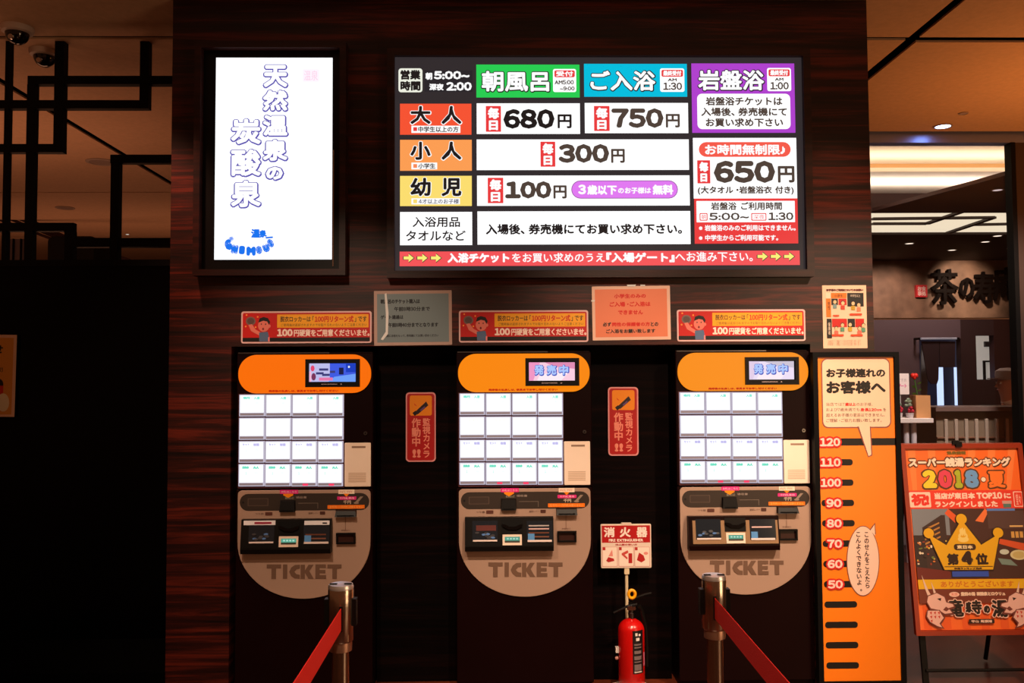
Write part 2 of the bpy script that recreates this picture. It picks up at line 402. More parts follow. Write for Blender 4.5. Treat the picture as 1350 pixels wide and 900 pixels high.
cell(560, 93, 623, 121, (42, 38, 42), [('t', '朝', (561, 96, 570, 105.5), WT, .5), ('t', '5:00~', (572, 94, 619, 105), WT, .8), ('t', '深夜', (566, 110.5, 585, 119.5), WT, .5), ('t', '2:00', (588.5, 108.5, 622, 120), WT, .8)])
def tagbox(l, t, r, b, s, a, c):
    return [('r', (l, t, r, b), WH, .01), ('r', (l + 1.8, t + 1.8, r - 1.8, t + 11), KR, .008), ('t', s, (l + 4, t + 2.8, r - 4, t + 9.8), WT, .35)] + \
           ([('t', 'AM5:00', (l + 2, t + 14.5, r - 3, t + 20.5), KD, .3), ('t', '~9:00', (l + 9, t + 23, r - 2, t + 28.5), KD, .3)] if a else
            [('t', 'AM', (l + 10, t + 13, r - 10, t + 17), KD, .3), ('t', c, (l + 4, t + 18.5, r - 3, t + 28.5), KD, .45)])
cell(628, 85.5, 764, 128.5, (40, 205, 82), [('o', '朝風呂', (635, 94, 724, 121), WT, KB, 1.2, .95)] + tagbox(729, 91.3, 759.5, 121.7, '受付', 1, ''))
cell(770, 84.5, 905.5, 127.5, (0, 190, 222), [('o', 'ご入浴', (778, 93.5, 864, 120), WT, KB, 1.2, .95)] + tagbox(870, 90.6, 902, 121.4, '最終受付', 0, '1:30'))
cell(912, 84, 1047.5, 175, (176, 66, 206), [('o', '岩盤浴', (920, 92.5, 1007, 119.5), WT, KB, 1.2, .95)] + tagbox(1011, 90, 1042.5, 120.5, '最終受付', 0, '1:00') +
     [('r', (919, 124, 1041.5, 170.5), WH, .024), ('t', '岩盤浴チケットは', (930, 128, 1031, 139.5), KD, .45), ('t', '入場後、券売機にて', (924, 142, 1037, 153.5), KD, .45), ('t', 'お買い求め下さい', (930, 156, 1032, 167.5), KD, .45)])
cell(527.5, 137, 621.5, 177.5, (246, 84, 52), [('o', '大', (541, 140, 568, 164), KB, WT, 1, .9), ('o', '人', (582, 140, 608.5, 164), KB, WT, 1, .9),
     ('r', (542.5, 166, 607, 175.5), WT), ('r', (545, 168, 550, 173), KR), ('t', '中学生以上の方', (551.5, 167, 604.5, 174.5), KB, .2)])
cell(628.5, 136.5, 764.5, 176.5, WH, maini(640.5, 140, 660.5, 174) + [('t', '680', (663.5, 144, 731, 170), KB, 1.8), ('t', '円', (735, 151, 753.5, 169.5), KB, .7)])
cell(771, 136, 907, 175.5, WH, maini(783, 140, 803.5, 173) + [('t', '750', (806, 143, 874.5, 169), KD, 1.8), ('t', '円', (877.5, 150.5, 896, 168.5), KD, .7)])
cell(527.5, 184.5, 622, 225, (252, 158, 84), [('o', '小', (541, 187, 568, 211), KB, WT, 1, .9), ('o', '人', (582, 187, 608.5, 211), KB, WT, 1, .9),
     ('r', (542.5, 214.5, 576.5, 223.5), WT), ('r', (545, 216.5, 550, 221.5), lit((250, 140, 90))), ('t', '小学生', (551.5, 215.5, 574, 222.5), KB, .2)])
cell(628.5, 184, 908, 224, WH, maini(712.5, 187, 732, 220) + [('t', '300', (736, 190, 803, 215), KD, 1.8), ('t', '円', (805.5, 196.5, 823.5, 215), KD, .7)])
cell(527.5, 232, 622, 271.5, (252, 222, 112), [('o', '幼', (541, 234.5, 568, 259), KB, WT, .8, 1), ('o', '児', (582, 234.5, 608.5, 259), KB, WT, .8, 1),
     ('r', (542.5, 261.5, 606.5, 269.5), WT), ('r', (545, 263, 550, 268), lit((250, 220, 110))), ('t', '4才以上のお子様', (552, 262.5, 605, 268.8), lit((60, 60, 90)), .1)])
cell(629, 231.5, 909, 271, WH, maini(643, 234.5, 663.5, 268) + [('t', '100', (666, 239, 727, 262), KD, 1.8), ('t', '円', (729.5, 244.5, 747, 262), KD, .7),
     ('r', (753, 238, 893.5, 262), lit((150, 90, 160)), .05), ('r', (754, 239, 892.5, 261), lit((226, 122, 242)), .05),
     ('t', '3', (762, 243.5, 772.5, 256.5), WT, .9), ('t', '歳以下', (774, 244, 813, 257), WT, .7), ('t', 'のお子様は', (814.5, 247, 858, 255.5), WT, .4), ('t', '無料', (860, 243.5, 887.5, 257), WT, .8)])
cell(527.5, 279.5, 622.5, 323, WH, [('t', '入浴用品', (544, 286, 606.5, 299.5), KB, .3), ('t', 'タオルなど', (535.5, 304, 614, 317.5), KB, .3)])
cell(629.5, 278.5, 910, 322, WH, [('t', '入場後、券売機にてお買い求め下さい。', (640.5, 295, 899, 309), KB, .55)])
cell(914, 182, 1050, 261.5, WH, [('r', (921, 187.5, 1042, 207), lit((246, 92, 76)), .05), ('t', 'お時間無制限♪', (929, 190.5, 1035, 204.5), WT, .6)] + maini(919, 211.5, 936, 242) +
     [('t', '650', (940.5, 212, 1021.5, 241.5), KD, 2.2), ('t', '円', (1025, 219, 1047, 241), KD, .9), ('t', '(大タオル・岩盤浴衣 付き)', (919.5, 245.5, 1046, 257), KD, .4)])
cell(915.5, 261.7, 1051.5, 321, (236, 62, 62), [('r', (918, 265, 1047.5, 293), WH), ('t', '岩盤浴 ご利用時間', (937, 266.5, 1030.5, 277), KD, .35),
     ('r', (922, 281, 932.5, 291), KR, .005), ('r', (923.2, 282.2, 931.3, 289.8), WH, .003), ('t', '朝', (924.2, 283, 930.4, 289), KR, 0),
     ('t', '5:00~', (934.5, 280.5, 987, 290.5), KD, .5), ('r', (990, 281, 1010, 291), KR, .005), ('r', (991.2, 282.2, 1008.8, 289.8), WH, .003), ('t', '深夜', (992.5, 283, 1007.5, 289), KR, 0), ('t', '1:30', (1012.5, 280, 1045.5, 290.5), KD, .5),
     ('t', '※岩盤浴のみのご利用はできません。', (921, 296.5, 1048.5, 304.5), WT, .3), ('t', '※中学生からご利用可能です。', (921, 309.5, 1025.5, 317.5), WT, .3)])
its = []
for x in (532, 550, 568, 998, 1015.5, 1033):
    y0 = 334.5 if x < 700 else 332.5
    its += [('p', arrow(x - .8, y0 - .8, 15.6, 13.1), KD), ('p', arrow(x + .3, y0 + .3, 13.2, 10.6), lit((250, 240, 120)))]
cell(527, 331, 1054, 350, (244, 84, 88), its + [('t', '入浴チケット', (590, 333.5, 671.5, 346.5), WT, .8), ('t', 'をお買い求めのうえ', (675, 333.5, 797, 346), WT, .25),
     ('t', '『入場ゲート』', (799, 332.8, 889, 346), WT, .7), ('t', 'へお進み下さい。', (890, 332, 992, 345), WT, .25)])

# ------------------------------------------------------------------ portrait display
disp = empty('display_screen', (P(360, 360).x, 0, P(360, 364).z), 'tall white backlit display with outlined kanji in a wooden frame', 'display')
x0, x1, z0, z1 = RR(262, 62, 459, 365)
MB().frame(x0, x1, z0, z1, .03, -.075, 0, DWOOD).build('frame', disp)
MB().box(x0 + .03, x1 - .03, -.03, -.001, z0 + .03, z1 - .03, BEZEL).build('bezel', disp)
x0, x1, z0, z1 = RR(284, 76.5, 438, 342, -.03)
sc = MB().box(x0, x1, -.034, -.03, z0, z1, lit((250, 252, 255), 1.25)).build('screen', disp)
T = MB(); VI = lit((92, 82, 176)); WS = lit((252, 252, 255), 1.1)
def outl(ch, l, t, r, b):
    T.text(ch, RR(l - 2, t - 1.4, r + 2, b + 2, -.034), -.0346, VI, bold=2.8 * PXM(), n=10)
    T.text(ch, RR(l - .4, t - .4, r, b, -.034), -.0349, WS, bold=1.35 * PXM())
for ch, r in zip('天然温泉の', [(348, 86, 379, 115), (347, 119, 379, 146), (347, 152, 379, 179), (347, 184, 379, 212), (351, 220, 373, 237)]): outl(ch, *r)
for ch, r in zip('炭酸泉', [(305, 157, 344, 190), (305, 197, 344, 232), (305, 238, 344, 273)]): outl(ch, *r)
T.build('lettering', sc); T = MB(); BL = lit((24, 116, 240))
for i, (ch, cx, cy, w_, h_, a) in enumerate([('G', 301, 322.5, 8.5, 13, 12), ('H', 309.5, 328.5, 8, 11, -10), ('I', 319, 329.5, 7, 10, -4), ('M', 331, 331, 11, 11, 0), ('O', 341.5, 329.5, 7.5, 10, 10), ('U', 351, 327, 8, 10, 22), ('O', 356.7, 320.5, 7, 11, 30),
        ('A', 305, 314.5, 6.5, 5.5, -30), ('温', 337, 307.6, 11, 10.5, 0), ('泉', 346.5, 308, 9, 9, 10), ('一', 355, 313, 9, 2, 5)]):
    T.text(ch, RR(cx - w_ * .56, cy - h_ * .56, cx + w_ * .56, cy + h_ * .56, -.034), -.0346, BL, bold=(1.8 if ord(ch) < 200 else .7) * PXM(), rot=math.radians(a))
T.build('logo', sc); T = MB(); x_ = RR(399, 91, 421, 108, -.034); T.flat(rrpts(*x_, .002), -.0343, lit((250, 236, 246), 1.1))
T.text('温泉', RR(401, 93, 419, 106, -.034), -.0345, lit((246, 205, 228), 1.05))
T.build('stamp', sc)
MB().box(*RR(440, 345, 441.5, 352)[:2], -.036, -.03, P(440, 352).z, P(440, 200).z, CHROME).build('bezel_edge', disp)

# ------------------------------------------------------------------ printed stickers and notices
def sheet(name, l, t, r, b, y, col, label, cat, th=.003, rad=.004, group=None, rot=0, rough=.4):
    x0, x1, z0, z1 = RR(l, t, r, b, y)
    o = MB().rr(x0, x1, z0, z1, y - th, y, rad, prt(col, rough)).build(name, org=((x0 + x1) / 2, y, z0))
    tag(o, label, cat, group); return o
class Print:
    def __init__(s, Y, dx=0): s.Y = Y; s.M = MB(); s.n = 0; s.dx = dx
    def y(s): s.n += 1; return s.Y - .0003 - s.n * .00008
    def bx(s, q): a = RR(*q, s.Y); return (a[0] + s.dx, a[1] + s.dx, a[2], a[3])
    def r(s, q, c, rad=0): 
        b = s.bx(q); c = prt(c) if isinstance(c, tuple) else c
        s.M.flat(rrpts(*b, rad) if rad else [(b[0], b[2]), (b[1], b[2]), (b[1], b[3]), (b[0], b[3])], s.y(), c); return s
    def t(s, t, q, c, bold=0, vert=False, rot=0, n=8, res=2):
        s.M.text(t, s.bx(q), s.y(), prt(c) if isinstance(c, tuple) else c, bold=bold * PXM(s.Y), vert=vert, rot=rot, n=n, res=res); return s
    def p(s, pts, c): s.M.flat([(a + s.dx, b) for a, b in ppts(pts, s.Y)], s.y(), prt(c) if isinstance(c, tuple) else c); return s
    def e(s, cx, cy, rx, ry, c, n=24): return s.p([(cx + rx * math.cos(2 * PI * k / n), cy - ry * math.sin(2 * PI * k / n)) for k in range(n)], c)
    def build(s, name, parent): return s.M.build(name, parent)

def locker_sticker(dx, label, nudge=0):
    Y0 = -.004
    q = RR(605, 409, 775.5, 451, 0); d = dx; dz = nudge
    root = MB().rr(q[0] + d, q[1] + d, q[2], q[3], -.003, 0, .012, prt((225, 185, 185))).build('locker_sticker', org=((q[0] + q[1]) / 2 + d, 0, q[2]))
    tag(root, label, 'sticker')
    p = Print(-.003, d)
    p.r((607, 411, 773.5, 449), (196, 14, 12), .008); p.r((607, 443.5, 773.5, 448.8), (10, 8, 10), .003)
    p.r((652, 413, 771.5, 430.5), (246, 168, 20)); 
    p.t('脱衣ロッカーは「', (656, 415.5, 700, 423), (60, 30, 10), .15); p.t('100円リターン式', (701, 415, 752, 423.5), (215, 50, 10), .35); p.t('」です', (753, 415.5, 769, 423), (60, 30, 10), .15)
    p.t('ご使用後は返却されますのでお取り忘れのないようご注意ください', (657, 425, 769, 428.8), (90, 50, 10), 0, res=1)
    p.t('100', (652, 432.3, 672.5, 442), (250, 225, 215), .7); p.t('円硬貨をご用意くださいませ。', (674, 432.5, 773, 442), (250, 225, 215), .3)
    p.e(617.5, 422, 6.5, 5.8, (120, 95, 90)); p.e(617.5, 422, 4.6, 4, (92, 70, 68))
    for a, b in ((612, 414), (626.5, 416.5), (611, 429), (624, 430)): p.e(a, b, 1.2, 1.2, (250, 150, 60), 8)
    p.p([(614.5, 427), (619, 426), (624, 433), (631, 437), (629, 441), (618, 435)], (226, 120, 105))       # raised arm
    p.p([(628.5, 437), (640, 436), (643, 448.8), (629, 448.8)], (84, 106, 140))                         # shirt
    p.e(634.5, 428, 7.4, 8, (226, 120, 105)); p.e(642, 428.5, 1.8, 2.2, (226, 120, 105), 10)
    p.p([(627.5, 424), (629, 418.5), (634, 416.5), (640, 418), (643, 423), (641.5, 427), (639, 422.5), (634, 421.5)], (20, 14, 16))
    p.e(631.5, 426, .8, 1, (40, 20, 20), 8); p.e(637, 426, .8, 1, (40, 20, 20), 8); p.e(633.8, 432.3, 1.3, 1.6, (120, 20, 20), 10)
    p.r((640.5, 443, 642.5, 448.8), (240, 130, 130))
    p.build('print', root)
dxs = {1: P(402, 640).x - P(692, 638).x, 2: 0, 3: P(982, 636).x - P(692, 638).x}
locker_sticker(dxs[1] + .006, 'red and yellow coin locker sticker above the left ticket machine')
locker_sticker(0, 'red and yellow coin locker sticker above the middle ticket machine')
locker_sticker(dxs[3] - .004, 'red and yellow coin locker sticker above the right ticket machine')

def lam_notice(l, t, r, b, edge, face, label, lines, rotd, glints):
    x0, x1, z0, z1 = RR(l, t, r, b, 0); c = ((x0 + x1) / 2, -.001, z0)
    root = MB().rr(x0, x1, z0, z1, -.003, -.001, .003, mat('laminate_%02x%02x%02x' % edge, edge, .25)).build('laminated_notice', org=c)
    tag(root, label, 'notice')
    p = Print(-.003)
    if face: p.r((l + 4, t + 4, r - 4, b - 4), face)
    for a in lines: p.t(*a)
    p.build('print', root)
    gl = MB()
    for pts in glints: gl.flat(ppts(pts, -.005), -.0052, mat('tape_and_painted_glint', (235, 235, 235), .15))  # tape bits; on the grey-blue notice a painted glint
    gl.build('tape_or_glint', root)
    root.rotation_euler = (0, math.radians(rotd), 0)
lam_notice(493.5, 383, 596, 455, (190, 160, 150), (118, 134, 140), 'grey-blue laminated notice with black text between left and middle stickers',
           [('朝風呂のチケット購入は', (502, 394, 554, 400), (20, 26, 34), .3), ('午前8時30分まで', (520, 404, 567, 410), (20, 26, 34), .25), ('ゲート通過は', (502, 415, 532, 420.5), (20, 26, 34), .25),
            ('午前8時40分までとなります', (512, 425, 578, 431), (20, 26, 34), .25), ('時間に余裕をもって、券売機にてお買い求めください', (507, 440.5, 578, 444), (40, 44, 50), .1)], -.4,
           [[(507.5, 387), (510, 386), (512.5, 412), (511.5, 440), (505, 448), (502, 447), (508.5, 437), (509, 415)]])
lam_notice(781, 377, 884, 448, (240, 196, 176), (232, 128, 92), 'orange laminated notice with red and black text between middle and right stickers',
           [('小学生のみの', (810, 387, 852, 393), (214, 30, 14), .35), ('ご入場・ご入浴は', (804, 397.5, 858, 404), (214, 30, 14), .35), ('できません', (815, 408.5, 848, 414.5), (214, 30, 14), .35),
            ('必ず', (795, 424.5, 806, 430), (40, 24, 20), .25), ('同性の保護者の方', (807, 424.5, 857, 430), (214, 30, 14), .3), ('との', (858, 424.5, 868, 430), (40, 24, 20), .25), ('ご入浴をお願い致します', (799, 433.5, 864, 439), (40, 24, 20), .25)], -.5,
           [[(827, 375), (839, 375), (838, 377.5), (828, 377.5)], [(845, 375.3), (851, 375.3), (851, 377.2), (845, 377.2)], [(780, 395), (785, 395), (784, 397), (780, 397)]])

# small paper notice at the right
x0, x1, z0, z1 = RR(1084.5, 376, 1142.5, 459)
pn = MB().rr(x0, x1, z0, z1, -.002, 0, .001, prt((250, 205, 176))).build('paper_notice', org=((x0 + x1) / 2, 0, z0))
tag(pn, 'cream paper notice with small family pictures above the height chart', 'notice')
p = Print(-.002)
p.t('お子様のご利用についてのお願い', (1089, 380.5, 1138, 384), (90, 20, 10), .4)
p.r((1089, 386, 1095, 393), (252, 222, 196)); p.r((1095.5, 386, 1116, 393), (226, 120, 20)); p.r((1117, 386, 1138.5, 404), (12, 10, 10)); p.r((1089, 393.5, 1095.5, 418), (226, 120, 20))
p.r((1096, 393.5, 1104.5, 402), (16, 12, 12)); p.r((1105.5, 393.5, 1116, 402), (200, 20, 12)); p.r((1090, 420, 1096.5, 446), (12, 10, 10))
p.r((1097, 420, 1116.5, 431), (200, 20, 12)); p.r((1117.5, 420, 1127, 431), (16, 12, 12)); p.r((1127.5, 420, 1139, 431), (200, 20, 12))
p.t('小学生', (1100, 388, 1111, 391.5), (60, 30, 10)); p.t('中学生以上', (1121, 388, 1134, 391.5), (240, 220, 200)); p.t('男性', (1091, 398, 1094.5, 408), (60, 30, 10), vert=True); p.t('保護者', (1091.5, 425, 1095, 441), (240, 220, 200), vert=True)
for cx, cy, sh in ((1100.5, 398, (120, 150, 150)), (1111, 399.5, (200, 60, 40)), (1124.5, 400, (190, 150, 30)), (1132, 402, (220, 130, 90)), (1102.5, 433, (230, 110, 90)), (1110.5, 428.5, (90, 150, 120)), (1120.5, 428, (200, 160, 40)), (1133, 433, (230, 110, 90)), (1138, 429, (90, 150, 120))):
    p.e(cx, cy - .8, 2.6, 2.6, (30, 20, 18), 12); p.e(cx, cy, 2.2, 2.5, (240, 196, 150), 12); p.r((cx - 2.6, cy + 3, cx + 2.6, cy + 8.5), sh)
for cx in (1103, 1128): p.r((cx - 6.5, 440.5, cx + 9, 443), (236, 70, 30), .002)
p.r((1120, 413, 1136, 415.5), (236, 70, 30), .002); p.r((1098, 415, 1106, 417), (236, 70, 30), .002)
for k in range(4): p.t('お客様のご理解とご協力をお願い致します', (1091, 448 + k * 1.9, 1135, 449.1 + k * 1.9), (150, 110, 90), res=1)
p.build('print', pn)

# tiny poster at the far left on the black wall
x0, x1, z0, z1 = RR(-62, 441, 20, 549, LY - .02)
lp = MB().rr(x0, x1, z0, z1, LY - .022, LY - .019, .002, mat('laminate_pale', (235, 190, 165), .3)).build('laminated_poster', org=((x0 + x1) / 2, LY - .02, z0))
tag(lp, 'tan laminated poster cut by the left edge on the black wall', 'poster'); lp.rotation_euler = (0, math.radians(.7), 0)
p = Print(LY - .022); p.r((-58, 445, 16, 546), (222, 150, 62)); p.t('お知らせ', (-50, 454, 3, 466), (20, 14, 12), .5); p.t('営業時間', (-40, 484, 3, 490), (90, 60, 40))
p.e(-2, 506, 6, 7, (30, 20, 20)); p.r((-8, 508, 4, 520), (210, 40, 20)); p.e(4, 530, 8, 12, (235, 220, 190)); p.build('print', lp)
MB().box(x0 + .02, x1 - .02, LY - .018, LY + .001, z1 - .03, z1 - .01, BLACK).build('tape_or_glint', lp)

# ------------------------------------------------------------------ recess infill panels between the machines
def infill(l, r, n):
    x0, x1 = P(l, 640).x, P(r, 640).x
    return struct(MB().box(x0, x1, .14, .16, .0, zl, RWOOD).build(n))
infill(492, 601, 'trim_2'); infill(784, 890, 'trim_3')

def camera_sticker(l, t, r, b, label, rd):
    x0, x1, z0, z1 = RR(l, t, r, b, .138); Y = .137
    root = MB().rr(x0, x1, z0, z1, Y, .14, .018, prt((214, 140, 140))).build('camera_warning_sticker', org=((x0 + x1) / 2, .14, z0)); tag(root, label, 'sticker')
    p = Print(Y); W_, H_ = r - l, b - t
    q = lambda a, c, d, e: (l + a * W_, t + c * H_, l + d * W_, t + e * H_)
    p.r(q(.045, .02, .955, .98), (166, 10, 14), .014); p.r(q(.13, .045, .87, .335), (226, 128, 14), .01)
    cx, cy = l + .5 * W_, t + .22 * H_
    p.p([(cx - 8, cy + 6), (cx - 4, cy + 9), (cx + 10, cy - 3), (cx + 7, cy - 8)], (34, 20, 26)); p.p([(cx - 11, cy + 7), (cx - 7, cy + 4), (cx - 4, cy + 8), (cx - 8, cy + 11)], (22, 12, 14))
    p.p([(cx - 1, cy + 3), (cx + 5, cy - 2), (cx + 6, cy), (cx, cy + 5)], (90, 60, 110)); p.p([(cx - 9, cy - 6), (cx - 5, cy - 2), (cx - 8, cy - 3)], (200, 40, 20))
    p.t('監視カメラ', q(.56, .37, .82, .94), (226, 130, 110), .3, vert=True); p.t('作動中', q(.19, .37, .5, .78), (226, 130, 110), .4, vert=True); p.t('!!', q(.22, .82, .5, .94), (226, 130, 110), .7)
    p.build('print', root); root.rotation_euler = (0, math.radians(rd), 0)
camera_sticker(535, 517, 574.5, 608.5, 'red camera warning sticker in the gap left of the middle machine', 0)
camera_sticker(801.5, 510, 841.5, 600.5, 'red camera warning sticker in the gap above the extinguisher sign', .2)

# ------------------------------------------------------------------ ticket machines
MY = .0                                            # front plane of the machines
def machine(idx, label):
    dx = dxs[idx]; B = lambda *q: (lambda a: (a[0] + dx, a[1] + dx, a[2], a[3]))(RR(*q, MY))
    fx0, fx1, fz0, fz1 = B(602, 462.5, 781, 890); fz0 = .03
    o = empty('ticket_machine', ((fx0 + fx1) / 2, MY, 0), label, 'ticket machine', 'ticket machines in the wall recess')
    G = g_ = .003
    # cabinet with upper and lower door
    M = MB(); M.box(fx0 + .005, fx1 - .005, MY + .02, .46, 0, fz1, BODY); M.box(fx0 + .02, fx1 - .02, MY + .03, .4, 0, .03, BLACK)
    M.build('cabinet', o)
    zs = B(602, 641, 781, 642)[2]
    ud = MB().rr(fx0, fx1, zs + .002, fz1 - .006, MY, MY + .02, .006, BODY, .003).build('upper_door', o)
    ld = MB().rr(fx0, fx1, .035, zs - .002, MY, MY + .02, .006, BODY, .003).build('lower_door', o)
    MB().rr(*B(603, 463, 722, 464.6), MY - .004, MY, .001, STEELD).build('top_strip', o)
    # orange header
    hx = B(604, 466, 777, 516.5)
    oc = {1: (255, 112, 4), 2: (255, 138, 10), 3: (255, 146, 26)}[idx]
    hd = MB().rr(*hx, MY - .012, MY, .09, lit(oc, .95), .003, 12).build('header_panel', o)
    p = Print(MY - .012, dx); p.t('発券後の払戻しは、係員までお申し付けください', (644, 512, 735, 515), lit((196, 44, 0)), .25); p.build('lettering', hd)
    mo = MB(); a = B(692.5, 472, 763, 508.5); mo.frame(*a, (.017, .016, .024, .018), MY - .03, MY - .012, PLASTIC)
    mo.box(a[0] + .01, a[1] - .01, MY - .016, MY - .012, a[2] + .01, a[3] - .01, BEZEL); mo = mo.build('monitor', o)
    s_ = B(697.5, 478, 757.5, 501.5)
    base = {1: (60, 90, 225), 2: (250, 205, 225), 3: (236, 222, 246)}[idx]
    sp = Print(MY - .016, dx); sp.r((697.2, 477.5, 757.8, 501.5), lit(base))
    if idx == 1:
        sp.r((697.2, 477.5, 724, 501.5), lit((190, 190, 236))); sp.p([(730, 495), (757.8, 491), (757.8, 501.5), (722, 501.5)], lit((110, 160, 250)))
        sp.r((736, 483, 742, 492), lit((20, 25, 70))); sp.r((745, 478, 757.8, 489), lit((20, 60, 190))); sp.e(749, 482, 1.3, 1.5, lit((230, 240, 255)), 10)
        for a_, b_, c_, d_ in ((710, 484, 722, 487), (706, 489, 716, 492), (714, 491, 724, 494), (724, 487, 731, 490)): sp.r((a_, b_, c_, d_), lit((60, 60, 120)))
        sp.e(701.5, 484, 2.6, 4, lit((226, 70, 110)), 10); sp.e(703, 495, 3, 5, lit((120, 50, 90)), 10); sp.r((710, 496, 728, 500), lit((230, 120, 170))); sp.r((697.2, 488, 700, 501.5), lit((240, 180, 210)))
    else:
        sp.p([(697.2, 477.5), (712, 477.5), (703, 501.5), (697.2, 501.5)], lit((240, 150, 196) if idx == 2 else (226, 205, 232))); sp.p([(718, 477.5), (757.8, 477.5), (757.8, 486), (730, 483)], lit((226, 140, 180) if idx == 2 else (205, 196, 214)))
        sp.p([(712, 493), (750, 490), (740, 501.5), (708, 501.5)], lit((250, 236, 246)))
        for ch, l in (('発', 704.5), ('売', 721), ('中', 737)):
            sp.t(ch, (l - .6, 480.4, l + 13.6, 495.6), lit((60, 80, 190)), 1.3); sp.t(ch, (l, 481, l + 12.2, 494), lit((170, 200, 255)), .6)
    sp.build('screen', mo)
    p = Print(MY - .0305, dx); p.r((714, 504.2, 735, 505.2), (150, 135, 135)); p.e(740, 504.7, 1.2, 1, (150, 135, 135), 8); p.build('label_strip', mo)
    # 16 lit buttons
    xs_ = [605.5, 640, 674.5, 708.5, 742.5]; ys_ = [518, 548.5, 579, 609, 640]
    F_ = lit((252, 254, 255), 1.12); SID = lit((214, 206, 226), .8); BAR = mat('button_bar', (90, 80, 84), .4, emit=(132, 116, 118), es=.8)
    bz = MB(); bz.box(*B(604.5, 517, 743, 641)[:2], MY - .004, MY, B(604.5, 517, 743, 641)[2], B(604.5, 517, 743, 641)[3], mat('button_bezel', (80, 40, 45), .4)); bz = bz.build('button_bezel', o)
    tcol = [(130, 236, 214), (232, 240, 200), (196, 190, 240), (110, 226, 196)]
    tt = [('朝', '入浴'), ('', 'タオル'), ('セット', '岩盤'), ('回数券', '大人')]
    for j in range(4):
        for i in range(4):
            l, r, t, b = xs_[i] + .3, xs_[i + 1] - .5, ys_[j] + .3, ys_[j + 1] - 1.6
            M = MB(); a = B(l, t, r, b); M.rr(*a, MY - .012, MY - .004, .002, SID, .0015, 2); bt = M.build('button', o)
            M = MB(); a = B(l + 1.3, t + 1, r - 1.6, b - 5); M.box(a[0], a[1], MY - .0135, MY - .012, a[2], a[3], F_)
            a = B(l + 1.3, b - 4.2, r - 1.6, b - 1.2); M.box(a[0], a[1], MY - .0135, MY - .012, a[2], a[3], BAR)
            yy = MY - .0138; c = lit(tcol[j]); cf = lit((214, 240, 236)); s1, s2 = tt[j]
            if j != 1:
                if j in (2, 3) or i == 0: M.text(s1, B(l + 5, t + 2.6, l + 14, t + 6.2), yy, c, bold=(.45 if j == 3 else .2) * PXM())
                M.text(s2, B(l + 19, t + 2.6, l + 27, t + 6.4), yy, c, bold=(.45 if j == 3 else .25) * PXM())
                M.text('1', B(l + 9, t + 10, l + 11, t + 13.5), yy, c if j == 3 else cf); M.text('円', B(l + 22, t + 10, l + 25, t + 13.5), yy, cf)
            elif i < 2: M.text('タオル', B(l + 11, t + 3.5, l + 26, t + 6.5), yy, lit((240, 244, 214)))
            if j == 3 and i in ((1, 2) if idx > 1 else (2, 3)): a = B(l + 15, b - 3.6, l + 22, b - .8); M.box(a[0], a[1], MY - .0142, MY - .0135, a[2], a[3], lit((255, 60, 100)))
            M.build('button_face', bt)
    cl = MB().rr(*B(743.7, 581.5, 778, 639), MY - .004, MY, .004, CREAM, .001, 3).build('cream_label', o)
    p = Print(MY - .004, dx); p.r((753, 586, 771, 588.5), (150, 120, 100)); p.build('print', cl); p = Print(MY - .004, dx); [p.r((749, 621 + k * 2.2, 772, 622.2 + k * 2.2), (212, 180, 155)) for k in range(6)]; p.build('print', cl)
    k = MB(); c = P(770.5, 569, MY); k.lathe([(.009, -.006), (.009, 0)], (c.x + dx, MY, c.z), STEELD, 16, 'Y'); k.lathe([(.004, -.008), (.004, -.006)], (c.x + dx, MY, c.z), BLACK, 10, 'Y'); k.build('keyhole', o)
    # beige D-shaped front plate
    a = B(605, 643.5, 778.5, 714); e = B(605, 711, 778.5, 786); cxm = (a[0] + a[1]) / 2; zc = P(692, 711, MY).z
    pts = rrpts(a[0], a[1], zc, a[3], .02, 5)[:12] + [(cxm + (a[1] - a[0]) / 2 * math.cos(t), zc + (e[2] - zc) * math.sin(t)) for t in [PI - PI * q / 40 for q in range(41)]]
    pl = MB().prism(pts, MY - .008, MY, PLATE, .0015).build('front_plate', o); PY = MY - .008
    p = Print(PY, dx)
    p.r((607.5, 648, 777, 670.5), (52, 42, 36), .08); p.e(612, 660, 1.4, 1.5, (14, 10, 10), 10); p.r((618, 654.5, 645, 664.5), (84, 68, 60), .003); p.r((619, 655.4, 644, 663.6), (58, 46, 40), .003)
    p.t('紙幣投入口', (667, 652.5, 678, 655.5), (180, 170, 150)); p.t('領収書', (681, 651.8, 695, 654.6), (180, 160, 150)); p.r((684, 660.5, 710, 661.1), (120, 105, 95)); p.r((709.4, 661, 710, 668), (120, 105, 95))
    p.t('千円', (743, 657, 753, 662), (200, 180, 160), .2); p.p([(757, 661), (761, 661), (769, 652), (765, 652)], (150, 130, 115)); p.e(760, 660.5, 3.5, 1.4, (150, 130, 115), 10)
    p.t('つり銭', (628, 673.5, 639, 676), (70, 40, 30)); p.r((641, 672.5, 650.5, 677), (90, 50, 40), .003); p.t('返却レバー', (697.5, 672.5, 711, 675.2), (70, 40, 30)); p.r((712.5, 671.5, 719.5, 675.8), (80, 45, 35), .003)
    p.r((745.8, 677, 746.4, 697), (110, 70, 50)); p.t('券取出口', (740.5, 695.6, 752, 697.6), (90, 50, 40))
